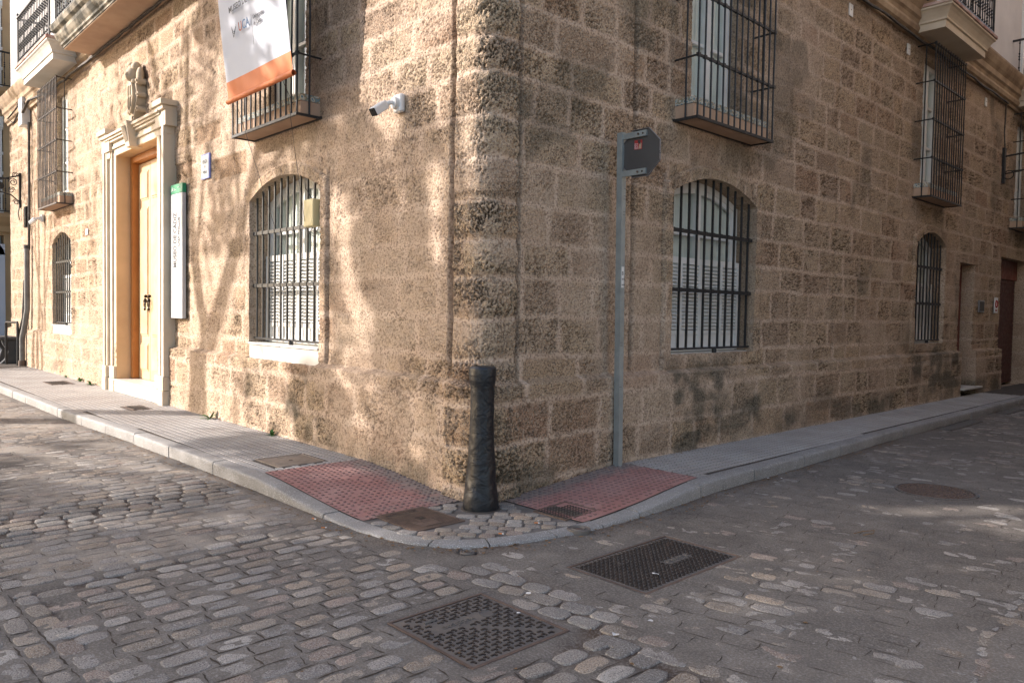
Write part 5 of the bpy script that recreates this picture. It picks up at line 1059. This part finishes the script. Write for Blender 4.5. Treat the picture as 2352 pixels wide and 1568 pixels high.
for i in range(420):
    s_ = rr_.uniform(-9, 7); x, y = ((s_, -.10-abs(rr_.gauss(0, .02))) if s_ < -.1 else (.10+abs(rr_.gauss(0, .02)), s_))
    flake(b, x, y, rr_.uniform(.005, .013), 0, rr_, .002, .4)
tag(b.build('leaf_litter', 'dleaf', recalc=False), 'scattered crumbs of dry leaves along kerb and joints', 'leaf litter', kind='stuff')
# ------------------------------------------------------------------ neighbour across the side lane, seen at the left edge
t = thing('neighbour_building', (-21.5, -2, 0), 'pale building with iron balconies closing the left edge beyond the museum', 'building')
TN = lambda s, o, z: (-20.8+o, s, z)     # facade frame: along y, out towards +x
b = MB(TN); b.box((-2.4, -1.5, 0), (-1.6, 0, 11)).box((.20, -1.5, 0), (3.5, 0, 11)).box((-1.6, -1.5, 3.55), (.20, 0, 4.05)).box((-1.6, -1.5, 6.85), (.20, 0, 7.5)).box((-1.6, -1.5, 10.2), (.2, 0, 11)); b.build('wall', 'ochre', t)
b = MB(TN); b.box((-1.62, -.45, 0), (-1.40, .03, 3.3)).box((-.02, -.45, 0), (.22, .03, 3.3)); n = 12
for i in range(n): 
    a0 = PI*i/n; a1 = PI*(i+1)/n; cy = -.70; R_ = (.92, .70); b.prism([(cy+R_[0]*math.cos(a0), -.45, 3.0+.55*math.sin(a0)), (cy+R_[0]*math.cos(a1), -.45, 3.0+.55*math.sin(a1)), (cy+R_[1]*math.cos(a1), -.45, 3.0+.38*math.sin(a1)), (cy+R_[1]*math.cos(a0), -.45, 3.0+.38*math.sin(a0))], (0, .48, 0))
b.box((-1.6, -.55, 0), (.2, -.40, 3.56)); b.build('arched_doorway', 'coolwhite', t)
for z0, z1 in ((4.15, 6.85), (7.6, 10.2)):
    b = MB(TN)
    for y in (-1.55, -.95, -.35, .12): b.box((y-.05, -.12, z0), (y+.05, .03, z1))
    for z in (z0, z0+.55, z0+1.1, z0+1.65, z1-.35): b.box((-1.6, -.10, z), (.2, .02, z+.08))
    b.box((-1.6, -.1, z0), (.2, .0, z0+.12)).box((-1.6, -.1, z1-.3), (.2, .06, z1)); wf = b.build('glazed_gallery', 'white', t); b = MB(TN); b.box((-1.6, -.06, z0), (.2, -.05, z1)); b.build('glass', 'glass', wf); b = MB(TN); b.box((-1.6, -.2, z0), (.2, -.18, z1)); b.build('curtain', 'curtain', wf)
    b = MB(TN); sweep(b, -1.9, .5, [(0, z0-.55), (.12, z0-.5), (.15, z0-.35), (.3, z0-.25), (.42, z0-.12), (.45, z0-.02), (0, z0-.02)]); b.build('balcony', 'ochre', t)
    b = MB(TN); railing(b, -1.85, .45, .40, z0-.02, .95, .13, True); b.build('railing', 'iron', t)
b = MB(TN); sweep(b, -2.4, 3.5, [(0, 6.95), (.1, 7.0), (.2, 7.2), (.35, 7.3), (0, 7.4)]); b.build('cornice', 'cornice', t); b = MB(); b.box((-33, -2.4, 0), (-22.3, 3.5, 11)).box((-33, -2.6, 11), (-20.6, 3.7, 11.3)); b.build('roof', 'ochre', t)
# buildings across the shaded street, outside the frame on the right, and closing its end
t = thing('opposite_building', (12, 12, 0), 'plain rendered building on the far side of the narrow shaded street', 'building')
TO = lambda s, o, z: (5.6-o, s, z)
b = MB(TO); b.box((4.0, -8, 0), (26, 0, 14)); b.build('wall', 'oppo', t); b = MB(TO); b.box((3.9, -8, 14), (26.1, .35, 14.25)).box((4.0, 0, 0), (26, .05, .7)); b.build('cornice', 'cornice', t)
for y in (4.6, 7.2, 10.1, 13.4, 16.7, 20):
    for z0, z1 in ((1.1, 3.1), (4.6, 7.2), (8.4, 10.6)):
        b = MB(TO); b.box((y, -.02, z0), (y+.1, .05, z1)).box((y+1.1, -.02, z0), (y+1.2, .05, z1)).box((y, -.02, z1), (y+1.2, .05, z1+.1)).box((y, -.02, z0-.1), (y+1.2, .08, z0)).box((y+.55, -.02, z0), (y+.65, .04, z1)); wf = b.build('window', 'white', t); b = MB(TO); b.box((y+.1, -.02, z0), (y+1.1, .01, z1)); b.build('shutter', 'redwood', wf)
t = thing('end_building', (3, 28, 0), 'plain building closing the end of the shaded street', 'building'); b = MB(); b.box((-1, 26.2, 0), (8, 34, 11)); b.build('wall', 'oppo', t)
b = MB(); 
for x in (.8, 3.2): b.box((x, 26.1, 1.2), (x+1.1, 26.22, 3.2)).box((x, 26.1, 4.8), (x+1.1, 26.22, 7.2))
b.build('window', 'white', t)
# ------------------------------------------------------------------ plaza trees behind the camera: crowns thinned to shape the dappled shade they cast
sd = np.array(SD)
def hitpoint(P):
    """where the sun's ray through P lands: (kind, a, b)"""
    tw = (0-P[1])/sd[1]; W_ = P+sd*tw; tg = (0-P[2])/sd[2]; G_ = P+sd*tg
    if W_[0] < .0 and W_[2] > 0: return 'w', W_[0], W_[2]
    return 'g', G_[0], G_[1]
def lit(kind, a, b):
    if kind == 'w':
        x, z = a, b
        if x < -19: return .5
        if x < -7.2: v = .93 if z < 3.5 else .85
        elif x < -4.6: v = .98 if z < 3.2 else .84
        elif x < -2.4: v = .66 if z > 2.3 else (.66 if z > 1.0 else .38)
        else:
            v = .72 if z > 2.35 else (.26 if z > 1.0 else .50)
            if x > -.75 and z > 2.0: v = .95
            if z > 4.6: v = .6
        if z > 7: v = .35
        return v
    x, y = a, b
    if not (-19 < x < 5.2 and -6.5 < y < 6): return .3
    if y > -1.25 and x < -.1: return .82 if x < -3.2 else (.58 if x < -1.7 else .52)
    if x < -3.4: return .80
    if x < -1.6: return .50
    if x < .4: return .46 if y > -2.0 else .32
    for (cx_, cy_, r_, v_) in ((.2, -1.05, .35, .85), (2.42, .30, .42, 1.3), (2.75, .62, .35, 1.2), (3.0, 3.3, .42, 1.1), (2.6, 2.75, .3, .9), (3.2, 2.6, .4, .7), (1.4, .9, .3, .55), (3.3, 1.3, .3, .6), (2.9, .5, .3, .5), (.7, -.3, .3, .35)):
        if math.hypot(x-cx_, y-cy_) < r_: return v_
    return .20
def keepleaf(P, rs):
    tw = (0-P[:, 1])/sd[1]; W_ = P+sd*tw[:, None]; tg = (0-P[:, 2])/sd[2]; G_ = P+sd*tg[:, None]
    wall_ = (W_[:, 0] < 0) & (W_[:, 2] > 0); a = np.where(wall_, W_[:, 0], G_[:, 0]); bb = np.where(wall_, W_[:, 2], G_[:, 1])
    L_ = np.array([lit('w' if k else 'g', x, y) for k, x, y in zip(wall_, a, bb)])
    nv_ = np.where(wall_, fbm(a*2.0+.5*bb, bb*.95, 4, 201), fbm(a*1.0, bb*1.3, 4, 205)); nv_ = (nv_-.5)*2.9+.5
    return (nv_ > L_+.05+rs.uniform(-.17, .17, len(P))) | (rs.rand(len(P)) < .004)
def shadow_pt(x, z, t): return Vector((x-.85*t, -t, z+.60*t))
def plaza_tree(label, trunk, limbs, crowns, nleaf, seed, leafsize=.13, strict=True):
    r_ = random.Random(seed); base = Vector(trunk[0][0]); t = thing('plaza_tree', base, label, 'tree', 'trees of the plaza behind the camera')
    b = MB()
    for path in [trunk]+limbs:
        pts = [Vector(p[0]) for p in path]; rad = [p[1] for p in path]; P_ = []; R_ = []
        for i in range(len(pts)-1):
            for k in range(4): f_ = k/4; P_.append(pts[i].lerp(pts[i+1], f_)+Vector((r_.uniform(-1, 1), r_.uniform(-1, 1), 0))*.03); R_.append(rad[i]*(1-f_)+rad[i+1]*f_)
        P_.append(pts[-1]); R_.append(rad[-1]); b.tube(P_, R_, 9)
    rr2 = np.random.RandomState(seed); LV = []
    for (c, rad, dens) in crowns:
        c = np.array(c); rad = np.array(rad); ncl = int(dens)
        # twigs from the crown's core to its clumps
        for q in range(ncl):
            d = rr2.normal(size=3); d /= np.linalg.norm(d); rr_ = rr2.rand()**.42; p = c+d*rad*rr_
            if r_.random() < .07: b.tube([tuple(c+(p-c)*.25+rr2.normal(size=3)*.1), tuple(c+(p-c)*.65+rr2.normal(size=3)*.12), tuple(p)], [.024, .014, .007], 5)
            cs = r_.uniform(.22, .42); q_ = p[None]+np.clip(rr2.normal(size=(nleaf, 3)), -1.8, 1.8)*cs*.6
            LV.append(q_)
    b.build('trunk', 'bark', t, smooth=True)
    LP = np.concatenate(LV) if LV else np.zeros((0, 3))
    if strict and len(LP): LP = LP[keepleaf(LP, rr2)]
    n = len(LP)
    u = rr2.normal(size=(n, 3)); u /= np.linalg.norm(u, axis=1)[:, None]; v = np.cross(u, rr2.normal(size=(n, 3))); v /= np.linalg.norm(v, axis=1)[:, None]; s_ = (leafsize*(.6+.8*rr2.rand(n)))[:, None]
    q = np.stack([LP-u*s_, LP-v*s_*.42, LP+u*s_, LP+v*s_*.42], 1).reshape(-1, 3); nmesh('crown', q, np.arange(4*n).reshape(-1, 4), ['leaf'], parent=t, smooth=False)
    return n
SP = lambda x, z, t=8: tuple(shadow_pt(x, z, t))
T1b = shadow_pt(-5.85, .13, 8)
tot = plaza_tree('forked plaza tree whose trunk shadow climbs the wall left of the arched window',
    [((-12.75, -8.1, -.1), .30), ((-12.70, -8.05, 2.5), .27), (SP(-5.85, .2), .245), (SP(-5.80, 1.05), .21)],
    [[(SP(-5.80, 1.05), .17), (SP(-5.25, 1.75), .135), (SP(-4.81, 2.43), .12), (SP(-4.45, 3.0), .10), (SP(-4.1, 3.9), .07), (SP(-3.3, 4.8), .04)],
     [(SP(-5.83, 1.0), .16), (SP(-6.10, 1.9), .13), (SP(-6.35, 2.77), .11), (SP(-6.55, 4.2), .085), (SP(-6.5, 5.6), .05)],
     [(SP(-6.2, 2.2), .06), (SP(-6.0, 3.1), .05), (SP(-5.6, 4.2), .03)], [(SP(-4.7, 2.6), .06), (SP(-4.9, 3.5), .045), (SP(-5.0, 4.8), .03)], [(SP(-6.4, 3.2), .05), (SP(-7.2, 4.1), .04), (SP(-8.2, 4.8), .03)], [(SP(-4.3, 3.2), .05), (SP(-3.4, 3.5), .035), (SP(-2.6, 4.3), .02)]],
    [((-12.3, -8.2, 9.6), (3.2, 2.6, 2.2), 700)], 12, 31, .12)
tot += plaza_tree('slender multi stemmed plaza tree at the far end of the plaza kerb',
    [((-22.6, -8, -.1), .13), (tuple(shadow_pt(-15.8, .1, 8)), .11), (tuple(shadow_pt(-15.6, 2.2, 8)), .08), (tuple(shadow_pt(-15.8, 5, 8)), .04)],
    [[((-22.2, -8, -.1), .11), (tuple(shadow_pt(-15.3, .2, 8)), .10), (tuple(shadow_pt(-15.35, 1.3, 8)), .08), (tuple(shadow_pt(-15.9, 2.6, 8)), .06), (tuple(shadow_pt(-16.2, 5, 8)), .03)],
     [((-21.8, -8, -.1), .10), (tuple(shadow_pt(-14.9, .2, 8)), .09), (tuple(shadow_pt(-15.15, 1.5, 8)), .07), (tuple(shadow_pt(-15.1, 3.4, 8)), .05), (tuple(shadow_pt(-14.4, 5, 8)), .03)],
     [(tuple(shadow_pt(-15.15, 1.5, 8)), .05), (tuple(shadow_pt(-14.6, 3, 8)), .035), (tuple(shadow_pt(-13.9, 5.2, 8)), .02)],
     [(tuple(shadow_pt(-15.6, 2.2, 8)), .05), (tuple(shadow_pt(-16.6, 3.6, 8)), .035), (tuple(shadow_pt(-17.3, 5.2, 8)), .02)]],
    [((-22.2, -8, 9.8), (3.2, 2.4, 1.8), 420), ((-19, -9, 9.8), (2.5, 2.4, 1.6), 200)], 12, 32, .12)
tot += plaza_tree('broad leafy plaza tree shading the near cobbles',
    [((-9.5, -12.6, -.1), .36), ((-9.4, -12.5, 3.2), .30), ((-9.2, -12.4, 5.4), .22)],
    [[((-9.3, -12.5, 4.2), .2), ((-11, -13.4, 6.4), .12), ((-12.4, -14, 8.4), .05)], [((-9.2, -12.4, 5.2), .18), ((-7.6, -11.4, 7), .11), ((-6.2, -10.6, 8.6), .05)], [((-9.2, -12.4, 5.2), .16), ((-9.6, -12, 8), .09), ((-9.8, -12, 10), .04)]],
    [((-9.4, -12.2, 7.2), (4.0, 3.6, 2.9), 3000), ((-6.0, -10.4, 6.2), (2.6, 2.4, 2.2), 1100), ((-12.8, -14.2, 8.2), (3.0, 2.8, 2.3), 1100)], 14, 33, .13)
tot += plaza_tree('dense low crowned plaza tree shading the street mouth',
    [((-4.2, -14.2, -.1), .34), ((-4.1, -14.2, 3.4), .28), ((-4.0, -14.1, 5.6), .2)],
    [[((-4.1, -14.2, 4.4), .18), ((-6, -15, 6.8), .1), ((-7.6, -15.6, 8.4), .05)], [((-4, -14.1, 5.4), .16), ((-2.4, -13, 7), .1), ((-1.4, -12.4, 8.2), .05)]],
    [((-4.2, -14.0, 7.0), (4.0, 3.4, 3.0), 3000), ((-8.6, -17.4, 8.6), (3.6, 3.0, 2.6), 1500)], 14, 34, .13)
print('leaves', tot)
